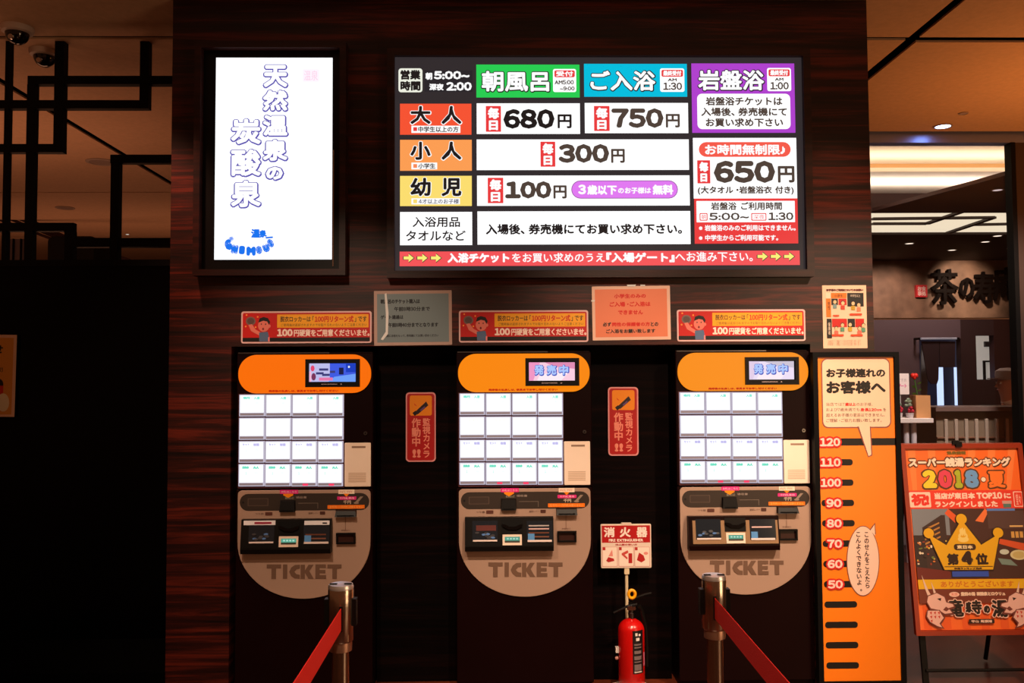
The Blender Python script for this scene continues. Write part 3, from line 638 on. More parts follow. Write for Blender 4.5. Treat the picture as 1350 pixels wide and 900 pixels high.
    tk = [[(285, 588), (385, 588), (385, 616), (350, 616), (350, 690), (318, 690), (318, 616), (285, 616)], [(398, 588), (428, 588), (428, 688), (398, 688)],
          [(515, 590), (515, 618), (492, 622), (476, 640), (492, 656), (515, 660), (515, 688), (480, 686), (455, 668), (441, 640), (455, 610), (480, 592)],
          [(520, 590), (550, 590), (550, 630), (575, 590), (610, 590), (580, 634), (612, 688), (576, 688), (550, 648), (550, 688), (520, 688)],
          [(622, 588), (695, 588), (695, 613), (652, 613), (652, 626), (692, 626), (692, 650), (652, 650), (652, 662), (697, 662), (697, 688), (622, 688)],
          [(705, 588), (803, 588), (803, 616), (772, 616), (772, 688), (740, 688), (740, 616), (705, 616)]]
    for q in tk: p.p([(590 + a_ / 5.295, 630 + b_ / 5.295) for a_, b_ in q[::-1]], (112, 84, 68))
    p.build('lettering', pl)
    # stickers and arrow labels
    def sticker(nm, f):
        st = Print(PY - .0012, dx); f(st); st.build(nm, o)
    sticker('arrow_sticker', lambda st: (st.r((660, 643.2, 684, 648.6), (226, 40, 130), .003), st.p([(664.5, 648.4), (677.5, 648.4), (677.5, 650.5), (671, 654), (664.5, 650.5)], (250, 140, 10)), st.t('お札はこちら', (662, 644.4, 682, 647.4), (255, 220, 235))))
    sticker('arrow_sticker', lambda st: (st.r((736.5, 643, 757.5, 648.6), (250, 226, 205)), st.p([(743, 648.4), (751, 648.4), (747, 652.5)], (250, 140, 10)), st.t('紙幣', (738, 644.4, 755, 647.4), (220, 150, 120))))
    sticker('pink_sticker', lambda st: (st.r((735, 652, 760, 656.4), (226, 40, 130), .003), st.t('千円札専用', (738, 653, 757, 655.6), (255, 220, 235))))
    sticker('orange_sticker', lambda st: (st.r((722.5, 663.2, 771, 668.2), (250, 120, 10), .002), st.t('五千円・一万円札は使えません', (725, 664.2, 769, 667.4), (255, 190, 110))))
    def hood(l, t, r, b, dep, nm, m=PLASTIC):
        x0, x1, z0, z1 = B(l, t, r, b)
        M = MB(); M.add([(x0, PY, z0), (x1, PY, z0), (x1, PY, z1), (x0, PY, z1), (x0, PY - dep, z0), (x1, PY - dep, z0), (x1 - .004, PY - dep * .6, z1 - .006), (x0 + .004, PY - dep * .6, z1 - .006)],
              [(0, 3, 2, 1), (4, 5, 6, 7), (0, 1, 5, 4), (3, 7, 6, 2), (0, 4, 7, 3), (1, 2, 6, 5)], m)
        M.box(x0 + .01, x1 - .01, PY - dep - .001, PY - dep, z0 + .004, z0 + .009, BLACK)
        return M.build(nm, o)
    hood(660.5, 656.5, 680.5, 671.5, .022, 'bill_slot'); hood(733, 668.5, 760.5, 677.5, .03, 'card_reader')
    ts = MB(); a = B(734.5, 699, 759.5, 713.5); ts.frame(*a, .008, PY - .016, PY, PLASTIC); ts.box(a[0], a[1], PY - .003, PY, a[2], a[3], mat('slot_brown', (50, 22, 16), .4)); ts.build('ticket_outlet', o)
    # coin unit
    U = {1: (612.5, 680.5, 729, 724.5), 2: (613.5, 680, 729, 723.5), 3: (614, 681, 733, 725)}[idx]
    ux = B(*U); dep = .05; sk = PLASTIC if idx < 3 else BODY
    front = PLASTIC if idx < 3 else mat('coin_unit_bronze', (150, 116, 84), .4, .2)
    FY = PY - dep; zb = ux[2] + .028
    M = MB(); x0, x1, z0, z1 = ux; ins = .02 if idx == 3 else .006
    M.add([(x0, PY, z0), (x1, PY, z0), (x1, PY, z1), (x0, PY, z1), (x0, FY, zb - .006), (x1, FY, zb - .006), (x1, FY + .02, z1), (x0, FY + .02, z1), (x0, FY + .004, z0), (x1, FY + .004, z0)],
          [(0, 3, 2, 1), (4, 5, 6, 7), (8, 9, 5, 4), (0, 1, 9, 8), (3, 7, 6, 2), (0, 8, 4, 7, 3), (1, 2, 6, 5, 9)], sk)
    cu = M.build('coin_unit', o)
    fw = (z1 - zb + .006)
    def FQ(l, t, r, b, lift):          # quad on the sloping front face of the coin unit
        a0, a1, c0, c1 = B(l, t, r, b)
        f = lambda z: FY + .02 * (z - (zb - .006)) / fw - lift
        return [(a0, f(c0), c0), (a1, f(c0), c0), (a1, f(c1), c1), (a0, f(c1), c1)]
    def fq(M, l, t, r, b, lift, m): M.add(FQ(l, t, r, b, lift), [(0, 1, 2, 3)], m)
    def fbox(M, l, t, r, b, lift, m):
        A = FQ(l, t, r, b, lift); C = FQ(l, t, r, b, .0); M.add(A + C, [(0, 1, 2, 3), (0, 4, 5, 1), (1, 5, 6, 2), (2, 6, 7, 3), (3, 7, 4, 0)], m)
    M = MB(); 
    if idx == 3: fbox(M, 619, 686, 731, 716, .003, front)
    else: fbox(M, 616, 682.5, 727.5, 716.5, .002, front)
    M.build('face_plate', cu)
    GL = mat('coin_glass', (30, 36, 44), .12, spec=.7); CN = mat('coin_metal', (150, 160, 175), .3, .9); WHP = prt((225, 205, 200))
    M = MB(); fbox(M, 623, 684.5, 656, 710.5, .0045, GL)
    if idx == 1: fbox(M, 616, 682, 657, 687.5, .006, prt((230, 225, 230))); fq(M, 630, 683.5, 652, 686.2, .0065, prt((150, 30, 60)))
    if idx == 2: fq(M, 628, 690, 654, 697, .0052, prt((90, 34, 30)))
    fbox(M, 624, 708.5, 655.5, 710.5, .007, WHP); M.build('coin_window', cu)
    rnd = random.Random(idx)
    for q in range(9):
        M = MB(); cx = rnd.uniform(628, 651); cz = rnd.uniform(699, 706); a = FQ(cx - 2.6, cz - 1.2, cx + 2.6, cz + 1.2, .0)
        cc = Vector(a[0]).lerp(Vector(a[2]), .5); n_ = 14
        M.prism(ell(cc.x, cc.z, .0105, .0048, n_), cc.y - .0075 - q * .0001, cc.y - .0055, CN if q % 3 else prt((90, 130, 190))); M.build('coin', cu)
    M = MB(); fbox(M, 661, 683, 689, 700.5, .004, BLACK if idx < 3 else PLASTIC)
    a = FQ(663, 690, 687, 694, 0); y_ = a[0][1] - .006; c = Vector(a[0]).lerp(Vector(a[2]), .5)
    pts = [(c.x - .05, c.z + .014), (c.x - .046, c.z + .002), (c.x - .02, c.z - .012), (c.x + .02, c.z - .014), (c.x + .046, c.z + .0), (c.x + .05, c.z + .014), (c.x + .03, c.z + .01), (c.x + .015, c.z + .002), (c.x - .015, c.z + .002), (c.x - .03, c.z + .012)]
    M.prism(pts, y_ - .006, y_ + .004, mat('coin_chute', (14, 12, 12), .15, spec=.6), 0); M.build('coin_chute', cu)
    M = MB(); fbox(M, 662.5, 701.8, 687.5, 715.3, .006, prt((240, 214, 196))); fq(M, 665.3, 704.5, 685, 712, .0063, lit((90, 176, 150), .8)); fq(M, 665.3, 709.5, 685, 712, .0065, prt((60, 60, 50)))
    for q in range(4): fq(M, 668 + q * 4, 706, 670.6 + q * 4, 708, .0066, lit((190, 235, 215), .8))
    M.build('amount_display', cu)
    M = MB(); fbox(M, 694, 684.5, 727.5 if idx < 3 else 728, 710.5, .0045, GL)
    if idx == 1: fbox(M, 694.5, 682, 727, 687.3, .006, prt((230, 225, 230))); fq(M, 718, 684, 724, 686, .0065, prt((40, 30, 40)))
    for q, (c_, t_) in enumerate([((200, 190, 190), 690), ((230, 190, 190), 694), ((120, 70, 50), 699), ((140, 90, 70), 704)]):
        if idx == 3 and q != 1: continue
        if idx == 1 and q < 2: continue
        fbox(M, 696.5, t_ - .3, 723, t_ + 1.3, .006, mat('shelf_%d' % c_[0], c_, .35, .3))
    fbox(M, 695.5, 700.5, 704, 708.8, .0065, prt((80, 140, 200))); fbox(M, 695, 708.5, 726.5, 711, .007, WHP); M.build('ticket_window', cu)
machine(1, 'left dark ticket machine with orange header and blue picture screen')
machine(2, 'middle dark ticket machine with orange header and pink screen')
machine(3, 'right dark ticket machine with bronze-faced coin unit')

# ------------------------------------------------------------------ fire extinguisher and its sign
EY = -.03
# stand
sb = P(826, 900, EY); sg = empty('extinguisher_sign', (P(826, 748, .07).x, .07, 0), 'white and red fire extinguisher sign on a pole stand', 'sign')
x0, x1, z0, z1 = RR(792, 690.5, 858.5, 748.5, .05)
MB().rr(x0, x1, z0, z1, .045, .055, .006, prt((226, 205, 190)), .002).build('sign_plate', sg)
p = Print(.045); p.r((793.5, 692.5, 857, 715), (176, 14, 18)); 
for ch, l in (('消', 796), ('火', 817), ('器', 839)): p.t(ch, (l, 694.5, l + 14.5, 708), (240, 225, 215), .6)
p.t('FIRE EXTINGUISHER', (802.5, 710, 848, 713.6), (240, 225, 215), .2); p.t('消火器の使い方', (811, 716.4, 840, 719), (176, 30, 30), .1)
for i, l in enumerate((794, 815.5, 836.5)):
    p.r((l, 720.5, l + 20, 746.5), (214, 150, 140), .003); p.r((l + .6, 721.1, l + 19.4, 745.9), (240, 222, 208), .003); p.r((l + .6, 721.1, l + 4, 725), (176, 24, 24))
    if i == 0: p.p([(l + 5, 739), (l + 8, 734), (l + 15, 736), (l + 16, 739), (l + 8, 741)], (176, 30, 30)); p.p([(l + 8, 733), (l + 13, 724), (l + 14, 733)], (226, 140, 130))
    if i == 1: p.r((l + 13, 729, l + 18, 742), (176, 30, 30), .002); p.p([(l + 4, 729), (l + 12, 725), (l + 13, 728), (l + 8, 731), (l + 12, 735), (l + 11, 737), (l + 4, 731)], (200, 70, 60))
    if i == 2: p.p([(l + 3, 738), (l + 6, 728), (l + 12, 732), (l + 14, 738), (l + 9, 741)], (176, 30, 30)); p.e(l + 15, 729, 3, 2, (226, 140, 130), 10)
p.build('print', sg)
cx = P(826.5, 800, .06).x; zp = P(826, 748, .06).z
MB().tube([(cx, .062, .12), (cx, .062, zp + .1)], .008, mat('pole_cream', (215, 195, 160), .4), 12).build('pole', sg, smooth=True)
MB().rr(cx - .012, cx + .012, zp - .03, zp + .012, .048, .075, .003, mat('pole_cream', (0, 0, 0))).build('clamp', sg)
MB().rr(cx - .025, cx + .025, z1 - .004, z1 + .006, .044, .06, .002, prt((226, 205, 190))).build('top_clip', sg)
# extinguisher stand base
exx = P(832.5, 860, EY).x
M = MB()
for a in range(4):
    t = PI / 4 + a * PI / 2 ; 
M.lathe([(.115, 0), (.115, .012), (.1, .02), (.078, .022), (.078, .0)], (exx, EY, .0), mat('stand_white', (225, 205, 195), .4), 36); M.build('base_ring', sg, smooth=True)
MB().tube([(cx, .062, .13), (cx, .062, .03), (cx, .05, .02)], .008, mat('pole_cream', (0, 0, 0)), 10).build('pole_foot', sg)
ex = empty('fire_extinguisher', (exx, EY, .022), 'red fire extinguisher with black label standing in the recess', 'fire extinguisher')
R_ = (P(849, 860, EY).x - P(814.5, 860, EY).x) / 2; zt = P(832, 816, EY).z + .02
pr = [(R_ * .9, .025), (R_, .035), (R_, zt - .07)] + [(R_ * math.cos(t) * .82 + R_ * .18 * math.cos(t), zt - .07 + .055 * math.sin(t)) for t in [PI / 2 * k / 8 for k in range(1, 8)]] + [(.014, zt - .012)]
MB().lathe(pr, (exx, EY, 0), RED, 40).build('cylinder', ex, smooth=True)
MB().lathe([(.014, zt - .015), (.016, zt + .01), (.011, zt + .014), (.011, zt + .03)], (exx + .002, EY, 0), STEELD, 20).build('neck', ex, smooth=True)
M = MB(); M.box(exx - .018, exx + .02, EY - .012, EY + .012, zt + .026, zt + .045, CHROME)
M.lathe([(.008, -.016), (.008, .0)], (exx + .012, EY - .01, zt + .038), CHROME, 14, 'Y'); M.build('valve', ex)
MB().tube([(exx - .085, EY, zt + .012), (exx - .05, EY, zt + .028), (exx, EY, zt + .05), (exx + .03, EY, zt + .052)], .006, PLASTIC, 8).build('lower_handle', ex)
MB().tube([(exx - .01, EY, zt + .055), (exx + .03, EY, zt + .085), (exx + .075, EY, zt + .1), (exx + .1, EY, zt + .105)], .006, PLASTIC, 8).build('upper_lever', ex)
yr = MB(); c0 = Vector((exx + .002, EY - .02, zt + .105)); yr.tube([(c0.x + .016 * math.cos(t), c0.y, c0.z + .019 * math.sin(t)) for t in [2 * PI * k / 20 for k in range(21)]], .0075, mat('safety_yellow', (250, 170, 10), .4), 8); yr.build('safety_ring', ex, smooth=True)
MB().tube([(exx + .035, EY - .02, zt + .05), (exx + .05, EY - .01, zt + .03), (exx + R_ + .008, EY, zt - .06), (exx + R_ + .012, EY, .2), (exx + R_ + .01, EY, .12)], .009, PLASTIC, 10).build('hose', ex, smooth=True)
# wrapped label
def wrap(l, t, r, b, off, m, M):
    a0 = math.asin(max(-1, min(1, (P((l), 850, EY).x - exx) / R_))); a1 = math.asin(max(-1, min(1, (P(r, 850, EY).x - exx) / R_)))
    zz0, zz1 = P(832, b, EY - R_).z, P(832, t, EY - R_).z; n = 8; vs = []
    for k in range(n + 1):
        a = a0 + (a1 - a0) * k / n
        for z in (zz0, zz1): vs.append((exx + (R_ + off) * math.sin(a), EY - (R_ + off) * math.cos(a), z))
    M.add(vs, [(2 * k, 2 * k + 2, 2 * k + 3, 2 * k + 1) for k in range(n)], m)
M = MB(); wrap(831.5, 831.5, 845.5, 888.5, .0006, prt((18, 14, 16)), M)
wrap(835, 834.5, 838, 838.5, .0009, prt((235, 225, 220)), M); wrap(839.5, 836, 842, 839, .0009, prt((235, 225, 220)), M); wrap(836, 841, 840.5, 845, .0009, prt((235, 225, 220)), M)
for t_, h in ((849, 2), (853, 1.6), (858, 4), (865, 5), (872, 1.4), (876, 8)): wrap(833.5, t_, 843, t_ + h, .0009, prt((120, 105, 105)), M)
wrap(833.5, 885, 843.5, 887, .0009, prt((200, 190, 185)), M); wrap(846.5, 862, 848.3, 880, .0008, prt((210, 120, 150)), M); M.build('label', ex)
M = MB(); q = P(812, 856, EY); M.box(exx - R_ - .014, exx - R_ + .012, EY - .012, EY + .012, q.z - .012, q.z + .014, prt((220, 210, 205))); M.ball((exx - R_ - .008, EY, q.z - .04), .009, prt((210, 150, 140)), 10, 6); M.build('hose_clip', ex)

# ------------------------------------------------------------------ height chart
HY = -.045
hx0, hx1, hz1 = P(1073.5, 620, HY).x, P(1187.5, 620, HY).x, P(1130, 464, HY).z
hc = empty('height_chart', ((hx0 + hx1) / 2, HY, 0), 'tall orange height measuring board in a black frame', 'height chart')
MB().frame(hx0, hx1, .02, hz1, .024, HY - .012, HY + .03, BLACK).build('frame', hc)
MB().box(hx0 + .024, hx1 - .024, HY - .002, HY + .02, .044, hz1 - .024, prt((255, 132, 18), .35)).build('board', hc)
for s_ in (hx0 + .05, hx1 - .05): MB().box(s_ - .02, s_ + .02, HY + .005, HY + .043, 0, .02, BLACK).build('foot', hc)
p = Print(HY - .002); OR = (250, 205, 170)
# scale bars
p.r((1081, 577.5, 1183, 587), (10, 8, 8))
for i in range(11):
    py = 582.5 + (i + 1) * 26.75
    if py < 900: 
        s = 1 + (py - 600) / 9000; l = 1080.5 + (py - 582) * .03
        p.r((l, py - 4.2, l + 43, py + 4.2), (10, 8, 8), .014)
# speech bubble
p.r((1083, 472, 1174, 564), (150, 80, 70), .03); p.r((1084.5, 473.5, 1172.5, 562.5), (252, 214, 184), .026)
p.p([(1130, 562), (1144.5, 602.5), (1150, 600), (1148, 562)], (150, 80, 70)); p.p([(1131.8, 561), (1145, 601), (1148.5, 599), (1146.5, 561)], (252, 214, 184))
p.t('お子様連れの', (1089, 485.5, 1167, 497.5), (20, 12, 12), .7); p.t('お客様へ', (1089, 501.5, 1167.5, 519), (20, 12, 12), 1.0)
p.t('当店では7', (1089, 530.5, 1113, 535), (120, 80, 70)); p.t('歳以上', (1114, 530.5, 1128, 535), (220, 50, 40), .2); p.t('のお子様、', (1129, 530.5, 1150, 535), (120, 80, 70))
p.t('および7歳未満でも', (1089, 537.5, 1133, 542), (120, 80, 70)); p.t('身長120cm', (1134, 537.5, 1162, 542), (220, 50, 40), .2); p.t('を', (1164, 537.5, 1168, 542), (120, 80, 70))
p.t('超えるお子様の混浴はできません。', (1089, 544.5, 1166, 549.2), (120, 80, 70)); p.t('ご理解・ご協力お願い致します。', (1089, 551.5, 1162, 556.2), (120, 80, 70))
# oval bubble
p.e(1137.5, 739, 21.8, 46.5, (130, 70, 60), 36); p.p([(1146, 698), (1153.5, 688.5), (1154.5, 704)], (130, 70, 60)); p.e(1137.5, 739, 20.8, 45.5, (250, 206, 184), 36); p.p([(1147, 699), (1152.7, 691), (1153.5, 706)], (250, 206, 184))
p.t('このせんをこえたら', (1139.5, 701, 1146, 775), (60, 30, 26), .25, vert=True); p.t('こんよくできないよ。', (1128.5, 701, 1135.5, 779), (60, 30, 26), .25, vert=True)
# numbers
for i, s in enumerate(['120', '110', '100', '90', '80', '70', '60', '50']):
    py = 582.5 + i * 26.75; r = 1107.5 + i * .5; l = r - (27 if len(s) == 3 else 20)
    p.t(s, (l - 2.2, py - 7.8, r + 2.2, py + 7.8), (214, 26, 22), 3.0, n=12); p.t(s, (l, py - 5.6, r, py + 5.6), (252, 214, 204), .7)
p.build('print', hc)

# ------------------------------------------------------------------ belt stanchions
def stanchion(px, py, Y, side, label, blabel):
    p_ = P(px, py, Y); x = p_.x; H = p_.z; r = .0315
    o = empty('belt_stanchion', (x, Y, 0), label, 'stanchion', None)
    MB().lathe([(.16, 0), (.16, .008), (.12, .022), (.03, .034), (.024, .04)], (x, Y, 0), STEEL, 40).build('base', o, smooth=True)
    MB().lathe([(.021, .03), (.021, H - .15)], (x, Y, 0), STEEL, 32).build('pole', o, smooth=True)
    MB().lathe([(.02, H - .165), (.0275, H - .162), (.028, H - .15), (.0275, H - .138), (.02, H - .136)], (x, Y, 0), mat('collar_metal', (205, 160, 140), .35, .9), 32).build('collar', o, smooth=True)
    MB().lathe([(r * .9, H - .14), (r, H - .136), (r, H - .012), (r * .98, H - .01)], (x, Y, 0), STEEL, 40).build('belt_head', o, smooth=True)
    cp = MB().lathe([(r * .99, H - .011), (r * 1.0, H - .006), (r * .93, H), (.002, H + .001)], (x, Y, 0), mat('cap_silver', (225, 222, 228), .3, .8), 40).build('cap', o, smooth=True)
    M = MB()
    for s_ in (-1, 1): M.box(x + s_ * .018 - .009, x + s_ * .018 + .009, Y - .008, Y + .002, H + .0005, H + .002, BLACK)
    M.build('cap_slot', cp)
    for k in (-1, 1):
        a = .25 * side if k == side else PI + .1; 
        M = MB(); xx = x + k * (r + .002); M.box(xx - .006, xx + .006, Y - .012, Y + .012, H - .1, H - .035, PLASTIC); M.build('belt_clip', o)
    return o, x, H
def belt_pair(px, py, Y, side, l1, l2, l3, xoff):
    o, x, H = stanchion(px, py, Y, side, l1, '')
    Y2 = -4.25; x2 = x + xoff
    sx = x - side * .006
    z0, z1 = H - .105, H - .052
    dirv = Vector((x2 - sx, (Y2 + .02) - (Y - .03), 0)).normalized(); nrm = Vector((-dirv.y, dirv.x, 0)) * .0008
    a = Vector((sx, Y - .032, 0)); b = Vector((x2, Y2 + .035, 0)); vs = []; n = 14
    for k in range(n + 1):
        c = a.lerp(b, k / n); sag = -.012 * math.sin(PI * k / n)
        for s_ in (-1, 1):
            for z in (z0, z1): vs.append((c.x + nrm.x * s_, c.y + nrm.y * s_, z + sag))
    fs = []
    for k in range(n):
        q = 4 * k; fs += [(q, q + 4, q + 5, q + 1), (q + 2, q + 3, q + 7, q + 6), (q + 1, q + 5, q + 7, q + 3), (q, q + 2, q + 6, q + 4)]
    fs += [(0, 1, 3, 2), (4 * n, 4 * n + 2, 4 * n + 3, 4 * n + 1)]
    bt = MB().add(vs, fs, BELT).build('retractable_belt', o)
    MB().box(sx - .004, sx + .004, Y - .033, Y - .0305, z0 - .004, z1 + .004, PLASTIC).build('belt_outlet', o)
    p2 = empty('belt_stanchion', (x2, Y2, 0), l3, 'stanchion')
    MB().lathe([(.16, 0), (.16, .008), (.12, .022), (.03, .034), (.024, .04)], (x2, Y2, 0), STEEL, 32).build('base', p2, smooth=True)
    MB().lathe([(.021, .03), (.021, H - .15), (.0315, H - .14), (.0315, H - .01), (.02, H)], (x2, Y2, 0), STEEL, 32).build('pole', p2, smooth=True)
belt_pair(449.5, 769.5, -2.11, -1, 'steel stanchion with a red belt before the left ticket machine', '', 'steel stanchion out of view holding the near end of the left belt', .008)
belt_pair(941, 757.5, -2.0, 1, 'steel stanchion with a red belt before the right ticket machine', '', 'steel stanchion out of view holding the near end of the right belt', -.04)

# ------------------------------------------------------------------ leaning poster stand at the right
PYY = .02
tilt = math.radians(7.5)
bl = P(1206, 836, -.06); w_m = .615; h_m = 247 / 267 * 1.0 / math.cos(tilt) * .985
ps = bpy.data.objects.new('poster_stand', None); S.collection.objects.link(ps); ps.location = (bl.x, -.06, 0); ps.empty_display_size = .1
tag(ps, 'orange ranking poster with a yellow crown on a leaning frame stand', 'poster stand'); ORG['poster_stand'] = (0, 0, 0)
zb = bl.z
# local frame: u right 0..W, v up 0..H, front at -n ; transformed into the stand's leaning plane
def L(u, v, n): return (u, v * math.sin(tilt) - n * math.cos(tilt), zb + v * math.cos(tilt) - n * math.sin(tilt) * 1.0)
class LP(MB):
    def build(s, name, parent, **k):
        s.v = [L(v[0], v[2], -v[1]) for v in s.v]; return MB.build(s, name, parent, org=(0, 0, 0))
OFR = prt((150, 46, 18), .35)
LP().frame(0, w_m, 0, h_m, .022, -.018, .006, OFR).build('poster_frame', ps)
# poster drawn in its own 0..156 x 0..243 units (pixels of the photograph, frame included)
ux = lambda x: x / 157 * w_m
uz = lambda y: h_m * (1 - y / 246)
def ub(l, t, r, b): return (ux(l), ux(r), uz(b), uz(t))
sheetm = mat('poster_orange', (252, 112, 44), .3)
LP().box(.02, w_m - .02, -.004, .002, .02, h_m - .02, sheetm).build('poster_sheet', ps)
pp = LP(); cnt = [0]
def py_(): cnt[0] += 1; return -.0045 - cnt[0] * .00008
def r_(q, c, rad=0): pp.flat(rrpts(*ub(*q), rad) if rad else [(ux(q[0]), uz(q[3])), (ux(q[2]), uz(q[3])), (ux(q[2]), uz(q[1])), (ux(q[0]), uz(q[1]))], py_(), prt(c))
def t_(s, q, c, b=0, n=8, rot=0): pp.text(s, ub(*q), py_(), prt(c), bold=b * w_m / 157, n=n, rot=rot)
def g_(pts, c): pp.flat([(ux(x), uz(y)) for x, y in pts], py_(), prt(c))
def e_(cx, cy, rx, ry, c, n=20): g_([(cx + rx * math.cos(2 * PI * k / n), cy - ry * math.sin(2 * PI * k / n)) for k in range(n)], c)
for k in range(6): g_([(10 + k * 26, 6), (20 + k * 26, 6), (18 + k * 24, 62), (12 + k * 24, 62)], (255, 132, 62))
for k in range(6): g_([(12 + k * 24, 205), (22 + k * 24, 205), (22 + k * 24, 239), (12 + k * 24, 239)], (240, 94, 34))
t_('温泉情報', (60, 10, 85, 15), (120, 90, 20), .5)
t_('スーパー銭湯ランキング', (8, 17, 143, 33), (90, 50, 20), 2.2); t_('スーパー銭湯ランキング', (10, 19, 141, 31), (252, 224, 200), .8)
for ch, l, c in (('2', 26, (246, 214, 50)), ('0', 46, (226, 66, 92)), ('1', 67, (176, 186, 44)), ('8', 80, (110, 160, 214))):
    w1 = 10 if ch == '1' else 18
    t_(ch, (l - 2, 33, l + w1 + 2, 61), (96, 56, 22), 3.6, 12); t_(ch, (l, 35, l + w1, 59), c, 2.3, 10)
e_(104, 48, 3.8, 3.8, (96, 56, 22)); e_(104, 48, 3, 3, (252, 224, 200)); t_('夏', (108, 35, 134, 61), (96, 56, 22), 2.6, 10); t_('夏', (110, 37, 132, 59), (250, 122, 40), 1.0)
r_((3, 62, 154, 86), (236, 60, 40)); r_((7, 64, 34, 84), (252, 210, 190), .006); t_('祝!', (9, 66, 32, 82), (232, 50, 36), 1.0)
t_('当店が東日本', (39, 65, 91, 73.5), (252, 214, 195), .5); t_('TOP10', (93, 64.5, 126, 73.5), (252, 214, 195), .6); t_('に', (128, 66, 137, 73), (252, 214, 195), .5); t_('ランクインしました', (39, 76, 119, 84), (252, 214, 195), .5)
r_((140, 64, 152, 84), (252, 210, 190), .006); r_((141, 65, 151, 83), (236, 60, 40), .005); t_('堂々', (143, 67, 149, 81), (252, 210, 190)); r_((126, 78, 136, 85), (90, 120, 110)); r_((125, 76, 137, 80), (210, 160, 150))
# photo collage
r_((8, 86, 151, 176), (74, 42, 34)); r_((8, 86, 55, 120), (128, 132, 140)); g_([(55, 86), (70, 100), (62, 104), (50, 92)], (230, 90, 40)); g_([(102, 86), (88, 102), (98, 104), (106, 90)], (240, 120, 60))
g_([(20, 110), (45, 94), (50, 94), (50, 176), (20, 176)], (62, 40, 36)); [g_([(22, 112 + k * 6), (42, 103 + k * 6), (42, 105 + k * 6), (22, 114.5 + k * 6)], (190, 130, 60)) for k in range(4)]
r_((8, 120, 22, 176), (52, 36, 34)); r_((104, 86, 140, 89), (90, 130, 200)); r_((104, 89, 151, 112), (88, 60, 54)); [r_((132 + k * 5.5, 116, 136 + k * 5.5, 124), (214, 160, 80)) for k in range(4)]; r_((131, 108, 148, 110), (230, 180, 110))
g_([(112, 124), (151, 132), (151, 142), (110, 130)], (214, 84, 40)); e_(121, 142, 6, 3.4, (200, 205, 190)); e_(139, 146, 11, 6.5, (214, 200, 150)); e_(139, 146, 8, 4.4, (200, 176, 110)); g_([(112, 150), (128, 152), (136, 160), (116, 158)], (120, 140, 130))
for k in range(40): e_(random.uniform(10, 50), random.uniform(122, 158), random.uniform(.8, 2.2), random.uniform(.8, 2), random.choice([(214, 120, 50), (230, 190, 70), (160, 60, 40), (110, 120, 60), (240, 220, 190), (60, 40, 36)]), 8)
g_([(8, 160), (50, 166), (50, 176), (8, 176)], (110, 36, 28)); r_((52, 166, 98, 173), (50, 80, 180))
# crown
CY = (232, 172, 18); DK = (60, 34, 14)
cr = [(27, 119), (47, 134), (70, 104), (92, 134), (116, 119), (103, 163), (44, 163)]
g_([(24, 116), (47, 130), (70, 98), (93, 130), (119, 116), (105, 165), (42, 165)], DK); 
for a, b, r0 in ((27, 117, 6.5), (70, 99, 6.8), (115, 117, 6.5)): e_(a, b, r0 + 1, r0 + 1, DK)
g_([(26, 118), (48, 132.5), (70, 100), (92, 132.5), (117, 118), (104, 164), (43, 164)], CY)
for a, b, r0 in ((27, 117, 6.5), (70, 99, 6.8), (115, 117, 6.5)): e_(a, b, r0, r0, CY)
e_(70, 125, 7, 4, (246, 214, 120)); e_(70, 123, 5, 3, CY); t_('♨', (64, 110, 76, 126), (246, 214, 120), .4)
r_((57, 131, 85, 139), DK, .014); t_('東日本', (61, 132.5, 81, 137.5), (240, 214, 160), .3)
t_('第', (47, 143, 62, 158), (50, 26, 14), .9); t_('4', (65, 140, 80, 158), (50, 26, 14), 2.2); t_('位', (83, 143, 99, 158), (50, 26, 14), .9)
r_((43, 159.5, 104, 160.3), DK); t_('年間ランキング発表', (55, 161, 90, 163.6), (80, 50, 20), .2)
r_((8, 176, 151, 188), (236, 178, 20)); t_('ありがとうございます', (36, 178, 128, 186), (214, 120, 20), .3)
